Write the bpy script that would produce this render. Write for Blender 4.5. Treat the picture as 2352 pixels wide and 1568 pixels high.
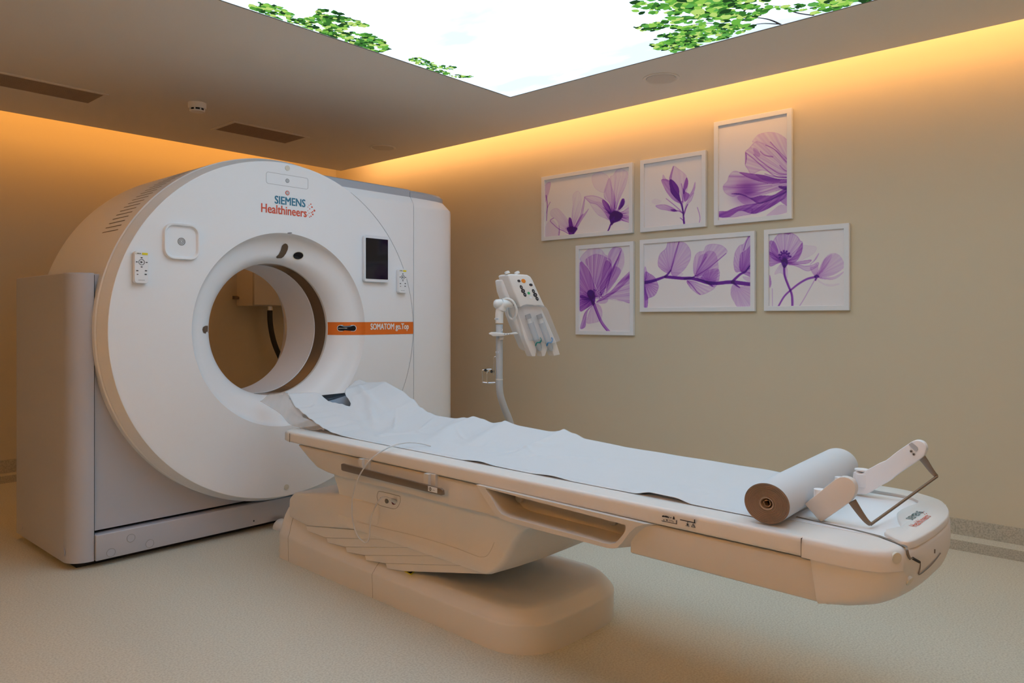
import bpy, bmesh, math, random
import numpy as np
from mathutils import Vector, Matrix
random.seed(7); np.random.seed(7)
SC = bpy.context.scene
for o in list(bpy.data.objects): bpy.data.objects.remove(o)
COL = SC.collection

# ------------------------------------------------------------------ camera
F = 1700.0; CXP = 1176.0; HOR = 730.0; CH = 1.1
HEAD = math.radians(41.65)
FW = Vector((math.cos(HEAD), math.sin(HEAD), 0)); RT = Vector((math.sin(HEAD), -math.cos(HEAD), 0))
cam = bpy.data.cameras.new('camera'); camo = bpy.data.objects.new('camera', cam); COL.objects.link(camo)
camo.location = (0, 0, CH)
camo.rotation_euler = (math.pi/2, 0, HEAD - math.pi/2)
cam.sensor_width = 36.0; cam.lens = 36.0*F/2352.0
cam.shift_y = -(784.0-HOR)/2352.0
cam.clip_start = 0.05
SC.camera = camo

# ------------------------------------------------------------------ world / view
SC.view_settings.view_transform = 'Standard'; SC.view_settings.look = 'None'
SC.view_settings.gamma = 1.0; SC.view_settings.use_curve_mapping = False
SC.view_settings.exposure = 0.47
w = bpy.data.worlds.new('world'); SC.world = w; w.use_nodes = True
w.node_tree.nodes['Background'].inputs[0].default_value = (0.02, 0.02, 0.022, 1)
w.node_tree.nodes['Background'].inputs[1].default_value = 0.3

SKY_STRENGTH = 2.15
COVE_POWER = {'right': 20.0, 'back': 9.5, 'left': 66.0, 'front': 7.0}
COVE_COL = (1.0, 0.50, 0.15)
def area(name, loc, sx, sy, rot, power, col):
    l = bpy.data.lights.new(name, 'AREA'); l.shape = 'RECTANGLE'; l.size = sx; l.size_y = sy
    l.energy = power; l.color = col
    o = bpy.data.objects.new(name, l); COL.objects.link(o); o.location = loc; o.rotation_euler = rot
    o['kind'] = 'structure'
    return o
CZ = 2.40                       # dropped ceiling height
WXR, WYB, WXL, WYF = 4.13, 5.90, -1.55, -2.50   # wall planes
LXR, LYB, LXL, LYF = 3.885, 5.48, -1.30, -2.25  # lips of the dropped ceiling
LEN_Y = WYB-WYF-.9; LEN_X = WXR-WXL-.9; CH_ = CZ+.135
area('cove_light_right', (LXR-.055, (WYB+WYF)/2, CH_), 0.13, LEN_Y, (0, math.radians(-90), 0), COVE_POWER['right'], (1.0, .52, .19))
area('cove_light_back', ((WXR+WXL)/2, LYB-.075, CH_), LEN_X, 0.13, (math.radians(90), 0, 0), COVE_POWER['back'], (1.0, .43, .085))
area('cove_light_left', (LXL+.055, .45, CH_), 0.13, 5.3, (0, math.radians(90), 0), COVE_POWER['left'], (1.0, .46, .12))
area('cove_light_front', ((WXR+WXL)/2, LYF+.055, CH_), LEN_X, 0.13, (math.radians(-90), 0, 0), COVE_POWER['front'], COVE_COL)

# ------------------------------------------------------------------ helpers
def ray(u, v):
    d = (u-CXP)/F
    return FW + RT*d + Vector((0, 0, (HOR-v)/F))
C0 = Vector((0, 0, CH))
def PX(u, v, X): r = ray(u, v); return C0 + r*(X/r.x)
def PY(u, v, Y): r = ray(u, v); return C0 + r*(Y/r.y)
def PZ(u, v, Z): r = ray(u, v); return C0 + r*((Z-CH)/r.z)
def PD(u, v, D): return C0 + ray(u, v)*D
# couch frame: u across (+ = away from camera), v along towards the scanner
TH = math.radians(88.06); EV = Vector((math.cos(TH), math.sin(TH), 0)); EU = Vector((math.sin(TH), -math.cos(TH), 0))
TO = Vector((2.10-3.5*EV.x/EV.y, 0, 0))
def T(u, v, z): return TO + EU*u + EV*v + Vector((0, 0, z))
def onu(px, py, u):
    r = ray(px, py); t = (u + TO.dot(EU))/r.dot(EU)
    p = C0 + r*t - TO
    return (p.dot(EV), p.z)          # (v, z)
def onz(px, py, z):
    p = PZ(px, py, z) - TO
    return (p.dot(EU), p.dot(EV))

def lin(c):
    return tuple(((x/255.)/12.92 if x/255. <= .04045 else ((x/255.+.055)/1.055)**2.4) for x in c)
def mat(name, col, rough=.5, metal=0., spec=.5, bump=0., bscale=200., vary=0., vscale=3., trans=0., alpha=1., emit=0., coat=0.):
    m = bpy.data.materials.new(name); m.use_nodes = True
    nt = m.node_tree; b = nt.nodes['Principled BSDF']
    b.inputs['Base Color'].default_value = (*col, 1); b.inputs['Roughness'].default_value = rough
    b.inputs['Metallic'].default_value = metal; b.inputs['Specular IOR Level'].default_value = spec
    b.inputs['Transmission Weight'].default_value = trans; b.inputs['Alpha'].default_value = alpha
    b.inputs['Coat Weight'].default_value = coat
    if emit: b.inputs['Emission Color'].default_value = (*col, 1); b.inputs['Emission Strength'].default_value = emit
    tc = nt.nodes.new('ShaderNodeTexCoord')
    n = nt.nodes.new('ShaderNodeTexNoise'); n.inputs['Scale'].default_value = vscale; n.inputs['Detail'].default_value = 4
    nt.links.new(tc.outputs['Object'], n.inputs['Vector'])
    mx = nt.nodes.new('ShaderNodeMix'); mx.data_type = 'RGBA'
    v = max(vary, .012)
    mx.inputs['A'].default_value = (*[c*(1-v) for c in col], 1); mx.inputs['B'].default_value = (*[min(1, c*(1+v)) for c in col], 1)
    nt.links.new(n.outputs['Fac'], mx.inputs['Factor']); nt.links.new(mx.outputs['Result'], b.inputs['Base Color'])
    if bump:
        n2 = nt.nodes.new('ShaderNodeTexNoise'); n2.inputs['Scale'].default_value = bscale; n2.inputs['Detail'].default_value = 3
        nt.links.new(tc.outputs['Object'], n2.inputs['Vector'])
        bp = nt.nodes.new('ShaderNodeBump'); bp.inputs['Strength'].default_value = bump; bp.inputs['Distance'].default_value = .002
        nt.links.new(n2.outputs['Fac'], bp.inputs['Height']); nt.links.new(bp.outputs['Normal'], b.inputs['Normal'])
    return m

def put(name, me, parent=None, loc=None):
    o = bpy.data.objects.new(name, me); COL.objects.link(o)
    if parent is not None: o.parent = parent
    elif loc is not None: o.location = loc
    return o
def root_of(o):
    p = Vector((0, 0, 0))
    while o is not None: p += o.location; o = o.parent
    return p
def mesh(name, verts, faces, m, parent=None, smooth=True, bevel=0., seg=3, ang=40, origin=None, weld=False, recalc=True):
    """verts in world coordinates; linked as ONE mesh object"""
    base = root_of(parent) if parent is not None else Vector(origin if origin is not None else (
        sum(v[0] for v in verts)/len(verts), sum(v[1] for v in verts)/len(verts), min(v[2] for v in verts)))
    me = bpy.data.meshes.new(name)
    me.from_pydata([tuple(Vector(v)-base) for v in verts], [], faces)
    bm = bmesh.new(); bm.from_mesh(me)
    if weld: bmesh.ops.remove_doubles(bm, verts=bm.verts, dist=1e-5)
    if recalc: bmesh.ops.recalc_face_normals(bm, faces=bm.faces)
    if bevel:
        es = [e for e in bm.edges if len(e.link_faces) == 2 and e.calc_face_angle(0) > math.radians(30)]
        bmesh.ops.bevel(bm, geom=es, offset=bevel, segments=seg, profile=.5, affect='EDGES', clamp_overlap=True)
    bm.to_mesh(me); bm.free()
    if smooth:
        me.polygons.foreach_set('use_smooth', [True]*len(me.polygons))
        me.set_sharp_from_angle(angle=math.radians(ang))
    ms = m if isinstance(m, (list, tuple)) else [m]
    for x in ms: me.materials.append(x)
    return put(name, me, parent, base)
def thing(name, label, cat, loc, group=None):
    o = bpy.data.objects.new(name, None); COL.objects.link(o); o.location = loc; o.empty_display_size = .1
    tag(o, label, cat, group); return o
def tag(o, label, cat, group=None):
    o['label'] = label; o['category'] = cat
    if group: o['group'] = group
    return o
def struct(o): o['kind'] = 'structure'; return o

def prism(pts, d, off=(0, 0, 0)):
    """closed polygon of world points extruded by vector d"""
    n = len(pts); d = Vector(d); off = Vector(off)
    vs = [Vector(p)+off for p in pts] + [Vector(p)+off+d for p in pts]
    fs = [list(range(n))[::-1], [n+i for i in range(n)]] + [[i, (i+1) % n, n+(i+1) % n, n+i] for i in range(n)]
    return vs, fs
def join(parts):
    V, Fs = [], []
    for v, f in parts:
        k = len(V); V += list(v); Fs += [[i+k for i in q] for q in f]
    return V, Fs
def boxv(a, b):
    (x0, y0, z0), (x1, y1, z1) = a, b
    v = [(x0,y0,z0),(x1,y0,z0),(x1,y1,z0),(x0,y1,z0),(x0,y0,z1),(x1,y0,z1),(x1,y1,z1),(x0,y1,z1)]
    return [Vector(p) for p in v], [[3,2,1,0],[4,5,6,7],[0,1,5,4],[1,2,6,5],[2,3,7,6],[3,0,4,7]]
def tbox(a, b):     # box in couch coordinates
    v, f = boxv(a, b); return [T(*p) for p in v], f
def loft(rings, cap=True, closed=True):
    n = len(rings[0]); V = [Vector(p) for r in rings for p in r]; Fs = []
    for k in range(len(rings)-1):
        for i in range(n if closed else n-1):
            j = (i+1) % n
            Fs.append([k*n+i, k*n+j, (k+1)*n+j, (k+1)*n+i])
    if cap:
        Fs.append(list(range(n))[::-1]); Fs.append([(len(rings)-1)*n+i for i in range(n)])
    return V, Fs
def catmull(pts, n=8, closed=False):
    P = [Vector(p) for p in pts]; out = []; N = len(P)
    rng = range(N) if closed else range(N-1)
    for i in rng:
        p0 = P[(i-1) % N] if (closed or i > 0) else P[0]; p1 = P[i]; p2 = P[(i+1) % N]
        p3 = P[(i+2) % N] if (closed or i+2 < N) else P[-1]
        for k in range(n):
            t = k/n
            out.append(.5*((2*p1)+(-p0+p2)*t+(2*p0-5*p1+4*p2-p3)*t*t+(-p0+3*p1-3*p2+p3)*t**3))
    if not closed: out.append(P[-1])
    return out
def tube(path, r, n=12, cap=True):
    P = [Vector(p) for p in path]; rings = []; up = None
    for i, p in enumerate(P):
        d = (P[min(i+1, len(P)-1)]-P[max(i-1, 0)]).normalized()
        if up is None: up = d.orthogonal().normalized()
        up = (up - d*up.dot(d)).normalized(); s = d.cross(up)
        rr = r[i] if isinstance(r, (list, tuple)) else r
        rings.append([p+up*(rr*math.cos(2*math.pi*k/n))+s*(rr*math.sin(2*math.pi*k/n)) for k in range(n)])
    return loft(rings, cap)
def cyl(c, ax, r, h, n=32, r2=None):
    c = Vector(c); ax = Vector(ax).normalized()
    return tube([c, c+ax*h], [r, r if r2 is None else r2], n)
def rrect(w, h, r, n=6):
    """rounded rectangle outline, 2-D, centred"""
    out = []
    for cx, cy, a0 in ((w/2-r, h/2-r, 0), (-w/2+r, h/2-r, 90), (-w/2+r, -h/2+r, 180), (w/2-r, -h/2+r, 270)):
        for k in range(n+1):
            a = math.radians(a0+90*k/n); out.append((cx+r*math.cos(a), cy+r*math.sin(a)))
    return out
def plane_pts(pts2, o, ex, ey): return [Vector(o)+Vector(ex)*x+Vector(ey)*y for x, y in pts2]
def ring_prism(outer, inner, d):
    """frame: outline minus inner outline (same count), extruded by d"""
    n = len(outer); d = Vector(d)
    V = [Vector(p) for p in outer]+[Vector(p) for p in inner]+[Vector(p)+d for p in outer]+[Vector(p)+d for p in inner]
    Fs = []
    for i in range(n):
        j = (i+1) % n
        Fs += [[i, j, n+j, n+i], [2*n+i, 3*n+i, 3*n+j, 2*n+j], [i, 2*n+i, 2*n+j, j], [n+i, n+j, 3*n+j, 3*n+i]]
    return V, Fs
_fonts = {}
def text(name, s, o, ex, ey, width, m, parent, bold=0.0, height=None, lift=.0008):
    """lettering laid on a surface; o = lower-left corner, ex/ey unit vectors"""
    cu = bpy.data.curves.new('t', 'FONT'); cu.body = s; cu.size = 1; cu.resolution_u = 3
    to = bpy.data.objects.new('t', cu); COL.objects.link(to)
    dg = bpy.context.evaluated_depsgraph_get(); dg.update()
    me = bpy.data.meshes.new_from_object(to.evaluated_get(dg))
    bpy.data.objects.remove(to)
    co = np.array([v.co[:] for v in me.vertices]); mn = co.min(0); mx_ = co.max(0)
    sx = width/(mx_[0]-mn[0]); sy = sx if height is None else height/(mx_[1]-mn[1])
    ex = Vector(ex); ey = Vector(ey); nrm = ex.cross(ey).normalized()
    V = [Vector(o)+ex*((c[0]-mn[0])*sx)+ey*((c[1]-mn[1])*sy)+nrm*lift for c in co]
    Fs = [list(p.vertices) for p in me.polygons]
    bpy.data.meshes.remove(me)
    if bold:
        V0, F0, k = list(V), list(Fs), len(V); V, Fs = [], []
        for i, (dx, dy) in enumerate(((-1, -.5), (-1, .5), (1, -.5), (1, .5), (0, 0))):
            V += [p+ex*(dx*bold*sx)+ey*(dy*bold*sy)+nrm*(.00003*i) for p in V0]; Fs += [[j+k*i for j in q] for q in F0]
    if parent == 'raw': return V, Fs
    return mesh(name, V, Fs, m, parent, smooth=False, recalc=False)

# ------------------------------------------------------------------ materials
M = {}
M['wall'] = mat('wall_paint', (.66, .59, .445), .75, bump=.08, bscale=350, vary=.02, vscale=1.2)
M['ceil'] = mat('ceiling_paint', (.90, .85, .78), .8, vary=.012)
M['white'] = mat('white_shell', (.88, .90, .93), .38, vary=.01, coat=.0)
M['couch'] = mat('couch_shell', (.77, .75, .72), .48, vary=.012)
M['couch2'] = mat('couch_shell_cream', (.68, .65, .605), .5, vary=.015)
M['grey'] = mat('grey_lacquer', (.50, .515, .58), .34, metal=.1, vary=.015, bump=.02, bscale=500)
M['cap'] = mat('grey_top_cap', (.40, .44, .50), .4, vary=.01)
M['dark'] = mat('dark_gap', (.02, .018, .017), .7)
M['line'] = mat('seam_line', (.30, .30, .31), .7)
M['seamlight'] = mat('pale_joint', (.42, .43, .45), .6)
M['seam'] = mat('seam_tan', (.22, .19, .16), .7)
M['glass'] = mat('black_glass', (.006, .006, .012), .06)
M['window'] = mat('smoked_window', (.13, .085, .055), .12)
M['orange'] = mat('orange_stripe', (.82, .17, .012), .4)
M['ltext'] = mat('white_lettering', (.85, .85, .85), .5)
M['teal'] = mat('teal_lettering', (.03, .20, .32), .5)
M['redor'] = mat('orange_red_lettering', (.72, .10, .05), .5)
M['ink'] = mat('black_print', (.018, .013, .012), .6)
M['dk_teal'] = mat('dark_teal_print', (.03, .10, .11), .5)
M['cream'] = mat('cream_plug', (.68, .66, .57), .5)
M['steel'] = mat('brushed_steel', (.42, .37, .33), .36, metal=.85, bump=.05, bscale=300, vary=.05, vscale=15)
M['steel_dk'] = mat('bronze_steel', (.27, .215, .17), .38, metal=.7, vary=.05)
M['chrome'] = mat('chrome_wire', (.75, .75, .76), .15, metal=1.)
M['paper'] = mat('paper', (.67, .695, .725), .85, bump=.16, bscale=18, vary=.01, vscale=8)
M['rollend'] = mat('paper_edge', (.33, .25, .20), .9)
M['kraft'] = mat('cardboard_core', (.42, .32, .25), .9)
M['foam'] = mat('grey_foam', (.30, .36, .44), .8, bump=.2, bscale=60)
M['cable'] = mat('white_cable', (.66, .68, .70), .4)
M['rubber'] = mat('black_rubber', (.02, .018, .016), .6)
M['cabinet'] = mat('cream_metal_box', (.60, .55, .47), .5)
M['frame'] = mat('white_frame', (.80, .83, .88), .45)
M['yellow'] = mat('yellow_label', (.80, .68, .02), .5)
M['steelpole'] = mat('grey_pole', (.50, .53, .56), .35, vary=.01)
M['inj'] = mat('injector_plastic', (.76, .74, .71), .4)
M['black'] = mat('dark_button', (.035, .035, .045), .4)
M['btnorange'] = mat('orange_button', (.85, .26, .02), .4)
M['btngreen'] = mat('green_button', (.03, .40, .18), .4)
M['tealclip'] = mat('teal_clip', (.0, .22, .20), .4)
M['blueclip'] = mat('blue_clip', (.02, .22, .50), .4)
M['vent'] = mat('vent_brown', (.42, .32, .24), .8)
M['ventin'] = mat('vent_shaft', (.16, .11, .08), .9)
def tmat(name, col, fac, rough=.3):
    m = bpy.data.materials.new(name); m.use_nodes = True; nt = m.node_tree
    b = nt.nodes['Principled BSDF']; b.inputs['Base Color'].default_value = (*col, 1); b.inputs['Roughness'].default_value = rough
    tr = nt.nodes.new('ShaderNodeBsdfTransparent'); mx = nt.nodes.new('ShaderNodeMixShader')
    tc = nt.nodes.new('ShaderNodeTexCoord'); n = nt.nodes.new('ShaderNodeTexNoise'); n.inputs['Scale'].default_value = 14
    nt.links.new(tc.outputs['Object'], n.inputs['Vector'])
    mr = nt.nodes.new('ShaderNodeMapRange'); mr.inputs['To Min'].default_value = fac-.06; mr.inputs['To Max'].default_value = fac+.06
    nt.links.new(n.outputs['Fac'], mr.inputs['Value']); nt.links.new(mr.outputs['Result'], mx.inputs['Fac'])
    nt.links.new(tr.outputs[0], mx.inputs[1]); nt.links.new(b.outputs[0], mx.inputs[2])
    nt.links.new(mx.outputs[0], nt.nodes['Material Output'].inputs['Surface'])
    return m
M['plastic'] = tmat('clear_plastic_film', (.62, .60, .57), .50, .2)
M['shroud'] = tmat('frosted_shroud', (.76, .78, .82), .26, .12)
M['syringe'] = tmat('clear_syringe', (.60, .66, .72), .6, .1)

# vinyl floor: fine speckle, faint marks
def floor_mat(name, base, dark, amt, rough):
    m = bpy.data.materials.new(name); m.use_nodes = True; nt = m.node_tree; b = nt.nodes['Principled BSDF']
    tc = nt.nodes.new('ShaderNodeTexCoord')
    n1 = nt.nodes.new('ShaderNodeTexNoise'); n1.inputs['Scale'].default_value = 150; n1.inputs['Detail'].default_value = 3
    n2 = nt.nodes.new('ShaderNodeTexNoise'); n2.inputs['Scale'].default_value = 1.1; n2.inputs['Detail'].default_value = 5
    for n in (n1, n2): nt.links.new(tc.outputs['Object'], n.inputs['Vector'])
    r1 = nt.nodes.new('ShaderNodeValToRGB'); r1.color_ramp.elements[0].position = .36; r1.color_ramp.elements[1].position = .60
    r1.color_ramp.elements[0].color = (*dark, 1); r1.color_ramp.elements[1].color = (*base, 1)
    nt.links.new(n1.outputs['Fac'], r1.inputs['Fac'])
    mx = nt.nodes.new('ShaderNodeMix'); mx.data_type = 'RGBA'; mx.blend_type = 'MULTIPLY'; mx.inputs['Factor'].default_value = amt
    nt.links.new(r1.outputs['Color'], mx.inputs['A']); nt.links.new(n2.outputs['Fac'], mx.inputs['B'])
    nt.links.new(mx.outputs['Result'], b.inputs['Base Color'])
    b.inputs['Roughness'].default_value = rough; b.inputs['Specular IOR Level'].default_value = .35
    bp = nt.nodes.new('ShaderNodeBump'); bp.inputs['Strength'].default_value = .12; bp.inputs['Distance'].default_value = .001
    nt.links.new(n1.outputs['Fac'], bp.inputs['Height']); nt.links.new(bp.outputs['Normal'], b.inputs['Normal'])
    return m
M['floor'] = floor_mat('speckled_vinyl', (.74, .725, .62), (.60, .58, .485), .10, .50)
M['skirt'] = floor_mat('speckled_skirting', (.58, .54, .44), (.42, .385, .305), .1, .6)
# ------------------------------------------------------------------ room
def S(name, a, b, m): 
    v, f = boxv(a, b); return struct(mesh(name, v, f, m, smooth=False))
UZ = 2.66
S('floor', (WXL-.1, WYF-.1, -.06), (WXR+.1, WYB+.1, 0), M['floor'])
S('wall_right', (WXR, WYF-.1, 0), (WXR+.1, WYB+.1, UZ), M['wall'])
S('wall_back', (WXL-.1, WYB, 0), (WXR, WYB+.1, UZ), M['wall'])
S('wall_left', (WXL-.1, WYF, 0), (WXL, WYB, UZ), M['wall'])
S('wall_front', (WXL-.1, WYF-.1, 0), (WXR, WYF, UZ), M['wall'])
S('ceiling', (LXL, LYF, CZ), (LXR, LYB, CZ+.05), M['ceil'])
S('trim_1', (WXL-.1, WYF-.1, UZ), (WXR+.1, WYB+.1, UZ+.06), M['ceil'])
S('trim_2', (WXR-.105, WYF, 0), (WXR, WYB, .048), M['skirt'])
S('trim_3', (WXL, WYB-.105, 0), (WXR-.105, WYB, .048), M['skirt'])
S('trim_4', (WXR-.1045, WYF, .048), (WXR-.006, WYB-.105, .0495), M['floor'])
S('trim_5', (WXL, WYB-.1045, .048), (WXR-.006, WYB-.006, .0495), M['floor'])
S('baseboard_right', (WXR-.008, WYF, .0495), (WXR, WYB-.008, .127), M['skirt'])
S('baseboard_back', (WXL, WYB-.008, .0495), (WXR, WYB, .138), M['skirt'])

# ------------------------------------------------------------------ backlit sky panel
PXR, PYB = 3.231, 2.887; PXL, PYF = 0.87, -0.35
def sky_mat():
    m = bpy.data.materials.new('backlit_sky_print'); m.use_nodes = True; nt = m.node_tree; nt.nodes.clear()
    out = nt.nodes.new('ShaderNodeOutputMaterial'); em = nt.nodes.new('ShaderNodeEmission')
    tc = nt.nodes.new('ShaderNodeTexCoord')
    mp = nt.nodes.new('ShaderNodeMapping'); mp.inputs['Scale'].default_value = (1.0, .55, 1); mp.inputs['Rotation'].default_value = (0, 0, .7)
    n = nt.nodes.new('ShaderNodeTexNoise'); n.inputs['Scale'].default_value = 1.5; n.inputs['Detail'].default_value = 7; n.inputs['Roughness'].default_value = .5
    r = nt.nodes.new('ShaderNodeValToRGB'); e = r.color_ramp.elements
    e[0].position = .42; e[0].color = (.30, .38, .47, 1); e[1].position = .60; e[1].color = (.60, .82, 1.0, 1)
    x = e.new(.50); x.color = (.45, .61, .80, 1)
    nt.links.new(tc.outputs['Object'], mp.inputs['Vector']); nt.links.new(mp.outputs[0], n.inputs['Vector'])
    nt.links.new(n.outputs['Fac'], r.inputs['Fac']); nt.links.new(r.outputs[0], em.inputs['Color'])
    em.inputs['Strength'].default_value = SKY_STRENGTH; nt.links.new(em.outputs[0], out.inputs['Surface'])
    return m
def emit_mat(name, col, s):
    m = bpy.data.materials.new(name); m.use_nodes = True; nt = m.node_tree; nt.nodes.clear()
    out = nt.nodes.new('ShaderNodeOutputMaterial'); em = nt.nodes.new('ShaderNodeEmission')
    em.inputs['Color'].default_value = (*col, 1); em.inputs['Strength'].default_value = s
    nt.links.new(em.outputs[0], out.inputs['Surface']); return m
panel = thing('sky_ceiling_panel', 'large backlit ceiling panel printed with pale cloudy sky and green branches', 'light panel', ((PXL+PXR)/2, (PYF+PYB)/2, CZ-.012))
leafcols = [(.10,.36,.05), (.17,.50,.07), (.32,.66,.10), (.05,.20,.035), (.02,.07,.02), (.55,.78,.20), (.03,.12,.05), (.13,.44,.09)]
LM = [emit_mat('printed_leaf_%s' % 'abcdefgh'[i], c, .68) for i, c in enumerate(leafcols)] + [emit_mat('printed_twig', (.035, .03, .03), .9)]
V = [(PXL, PYF, CZ-.006), (PXR, PYF, CZ-.006), (PXR, PYB, CZ-.006), (PXL, PYB, CZ-.006)]; Fs = [[0, 3, 2, 1]]; MI = [0]
def leaf(cx, cy, ln, wd, a, mi, z):
    k = len(V); pts = []
    shape = [(-.5, 0), (-.28, .36), (.02, .5), (.3, .3), (.5, .0), (.28, -.34), (0, -.48), (-.3, -.33)]
    ca, sa = math.cos(a), math.sin(a)
    for x, y in shape:
        x *= ln; y *= wd; x += random.uniform(-.06, .06)*ln; y += random.uniform(-.06, .06)*ln
        X = cx+ca*x-sa*y; Y = cy+sa*x+ca*y
        pts.append((min(max(X, PXL+.002), PXR-.002), min(max(Y, PYF+.002), PYB-.002), z))
    for p in pts: V.append(p)
    Fs.append([k+i for i in range(8)][::-1]); MI.append(mi)
def twig(pts, wd):
    pts = catmull([(p[0], p[1], CZ-.0064) for p in pts], 6)
    k = len(V)
    for i, p in enumerate(pts):
        d = (pts[min(i+1, len(pts)-1)]-pts[max(i-1, 0)]).normalized(); s = Vector((-d.y, d.x, 0))*wd*(1-.7*i/len(pts))
        for q in (p+s, p-s): V.append((min(max(q.x, PXL+.002), PXR-.002), min(max(q.y, PYF+.002), PYB-.002), CZ-.0064))
    for i in range(len(pts)-1): Fs.append([k+2*i, k+2*i+1, k+2*i+3, k+2*i+2]); MI.append(9)
def inpoly(x, y, P):
    c = False; n = len(P)
    for i in range(n):
        x1, y1 = P[i]; x2, y2 = P[(i+1) % n]
        if (y1 > y) != (y2 > y) and x < (x2-x1)*(y-y1)/(y2-y1)+x1: c = not c
    return c
zc = [0]
def foliage(pxpoly, dens, ln=.05, dark=.3):
    P = [tuple(PZ(px, py, CZ-.006)[:2]) for px, py in pxpoly]
    x0, x1 = min(p[0] for p in P), max(p[0] for p in P); y0, y1 = min(p[1] for p in P), max(p[1] for p in P)
    a = 0
    for i in range(len(P)): a += P[i][0]*P[(i+1) % len(P)][1]-P[(i+1) % len(P)][0]*P[i][1]
    n = int(abs(a)/2*dens*2.1); k = 0; tries = 0
    while k < n and tries < n*60:
        tries += 1
        x, y = random.uniform(x0, x1), random.uniform(y0, y1)
        if not inpoly(x, y, P): continue
        if math.sin(x*31+2*math.sin(y*19))*math.sin(y*37+x*7) < -.62: continue      # gaps of sky
        l = ln*.72*random.uniform(.45, 1.2); zc[0] += 1
        mi = random.choice([4, 5, 6, 4, 5]) if random.random() < dark*1.25 else random.choice([1, 2, 3, 3, 6, 8, 1, 2])
        leaf(x, y, l, l*random.uniform(.55, .95), random.uniform(0, 6.28), mi, CZ-.0065-.0000008*zc[0]); k += 1
foliage([(565,12),(590,2),(640,15),(672,32),(676,46),(640,44),(600,28)], 2200, .05)
foliage([(600,24),(650,42),(690,48),(735,68),(700,70),(620,36)], 2600, .045)
foliage([(680,44),(725,38),(732,20),(750,22),(790,38),(835,52),(846,60),(800,58),(790,72),(850,78),(892,100),(893,112),(866,122),(800,102),(740,78)], 3000, .05, .45)
foliage([(750,24),(770,26),(800,40),(780,66),(745,60)], 1800, .055, .6)
foliage([(936,136),(962,130),(990,142),(1020,150),(1048,152),(1040,160),(1010,158),(1040,170),(1090,174),(1080,178),(1050,178),(1000,165)], 4200, .035, .4)
foliage([(1465,-60),(1455,24),(1478,30),(1500,30),(1530,26),(1545,60),(1530,80),(1505,100),(1512,112),(1545,120),(1700,78),(1740,62),(1700,50),(1745,38),(1768,20),(1765,-60)], 1500, .062, .3)
foliage([(1456,62),(1490,52),(1530,46),(1535,60),(1520,72),(1470,72)], 1900, .05, .5)
foliage([(1490,100),(1530,70),(1600,60),(1650,60),(1690,78),(1640,94),(1545,120),(1512,116)], 1600, .05, .35)
foliage([(1560,-60),(1560,20),(1640,40),(1700,40),(1740,10),(1760,-60)], 1300, .075, .35)
foliage([(1770,18),(1800,8),(1850,8),(1862,22),(1840,28),(1790,24)], 1200, .045, .3)
foliage([(1862,-60),(1868,30),(1885,28),(1950,14),(2010,-6),(2080,-60)], 1900, .06, .35)
foliage([(1600,-400),(1600,-60),(2500,-60),(2500,-400)], 500, .09, .3)
foliage([(-200,-500),(-200,-60),(500,-60),(560,-20),(500,-500)], 400, .09, .3)
for px in ([(1795,54),(1760,40),(1700,36),(1650,42),(1600,30),(1560,-10)], [(1720,40),(1660,20),(1600,-30)], [(1870,32),(1830,26),(1800,12),(1770,10)], [(1560,60),(1620,50),(1660,55)], [(1790,52),(1740,52),(1700,70)], [(1700,36),(1715,10),(1725,-40)]):
    twig([tuple(PZ(a, b, CZ)[:2]) for a, b in px], .006)
pr = mesh('printed_sky', V, Fs, [sky_mat()]+LM, panel, smooth=False, recalc=False)
for p, i in zip(pr.data.polygons, MI): p.material_index = i
o_ = [(PXL, PYF), (PXR, PYF), (PXR, PYB), (PXL, PYB)]
def rp(d): return [Vector((PXL-d, PYF-d, CZ-.008)), Vector((PXR+d, PYF-d, CZ-.008)), Vector((PXR+d, PYB+d, CZ-.008)), Vector((PXL-d, PYB+d, CZ-.008))]
v, f = ring_prism(rp(.006), rp(0), (0, 0, .008)); mesh('edge_strip', v, f, M['seam'], panel, smooth=False)

# ------------------------------------------------------------------ ceiling fittings
def air_vent(x0, x1, y0, y1, label):
    t = thing('air_vent', label, 'air vent', ((x0+x1)/2, (y0+y1)/2, CZ), 'ceiling air vents')
    P = lambda d: [Vector((x0-d, y0-d, CZ-.005)), Vector((x1+d, y0-d, CZ-.005)), Vector((x1+d, y1+d, CZ-.005)), Vector((x0-d, y1+d, CZ-.005))]
    v, f = ring_prism(P(.022), P(0), (0, 0, .005)); mesh('vent_frame', v, f, M['ceil'], t, smooth=False)
    v, f = boxv((x0, y0, CZ-.001), (x1, y1, CZ)); mesh('vent_shaft', v, f, M['ventin'], t, smooth=False)
    n = 15; parts = []
    for k in range(n):
        y = y0+(k+.5)*(y1-y0)/n
        parts.append(boxv((x0, y-.0055, CZ-.0045), (x1, y+.0055, CZ-.001)))
    v, f = join(parts); mesh('vent_louvre', v, f, M['vent'], t, smooth=False)
air_vent(.62, 1.638, 4.635, 4.885, 'long brown louvred ceiling vent at the left edge above the scanner')
air_vent(2.45, 2.985, 4.640, 4.912, 'short brown louvred ceiling vent between smoke detector and far downlight')
def downlight(x, y, label):
    t = thing('recessed_downlight', label, 'ceiling light', (x, y, CZ), 'recessed ceiling downlights')
    n = 40
    def rg(r, z): return [Vector((x+r*math.cos(2*math.pi*k/n), y+r*math.sin(2*math.pi*k/n), z)) for k in range(n)]
    v, f = loft([rg(.098, CZ), rg(.098, CZ-.004), rg(.088, CZ-.006), rg(.080, CZ-.001)], cap=False)
    mesh('trim_ring', v, f, M['ceil'], t)
    v, f = loft([rg(.080, CZ-.0005), rg(.078, CZ-.004), rg(.06, CZ-.005)], cap=True)
    mesh('diffuser', v, f, M['couch2'], t)
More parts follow.
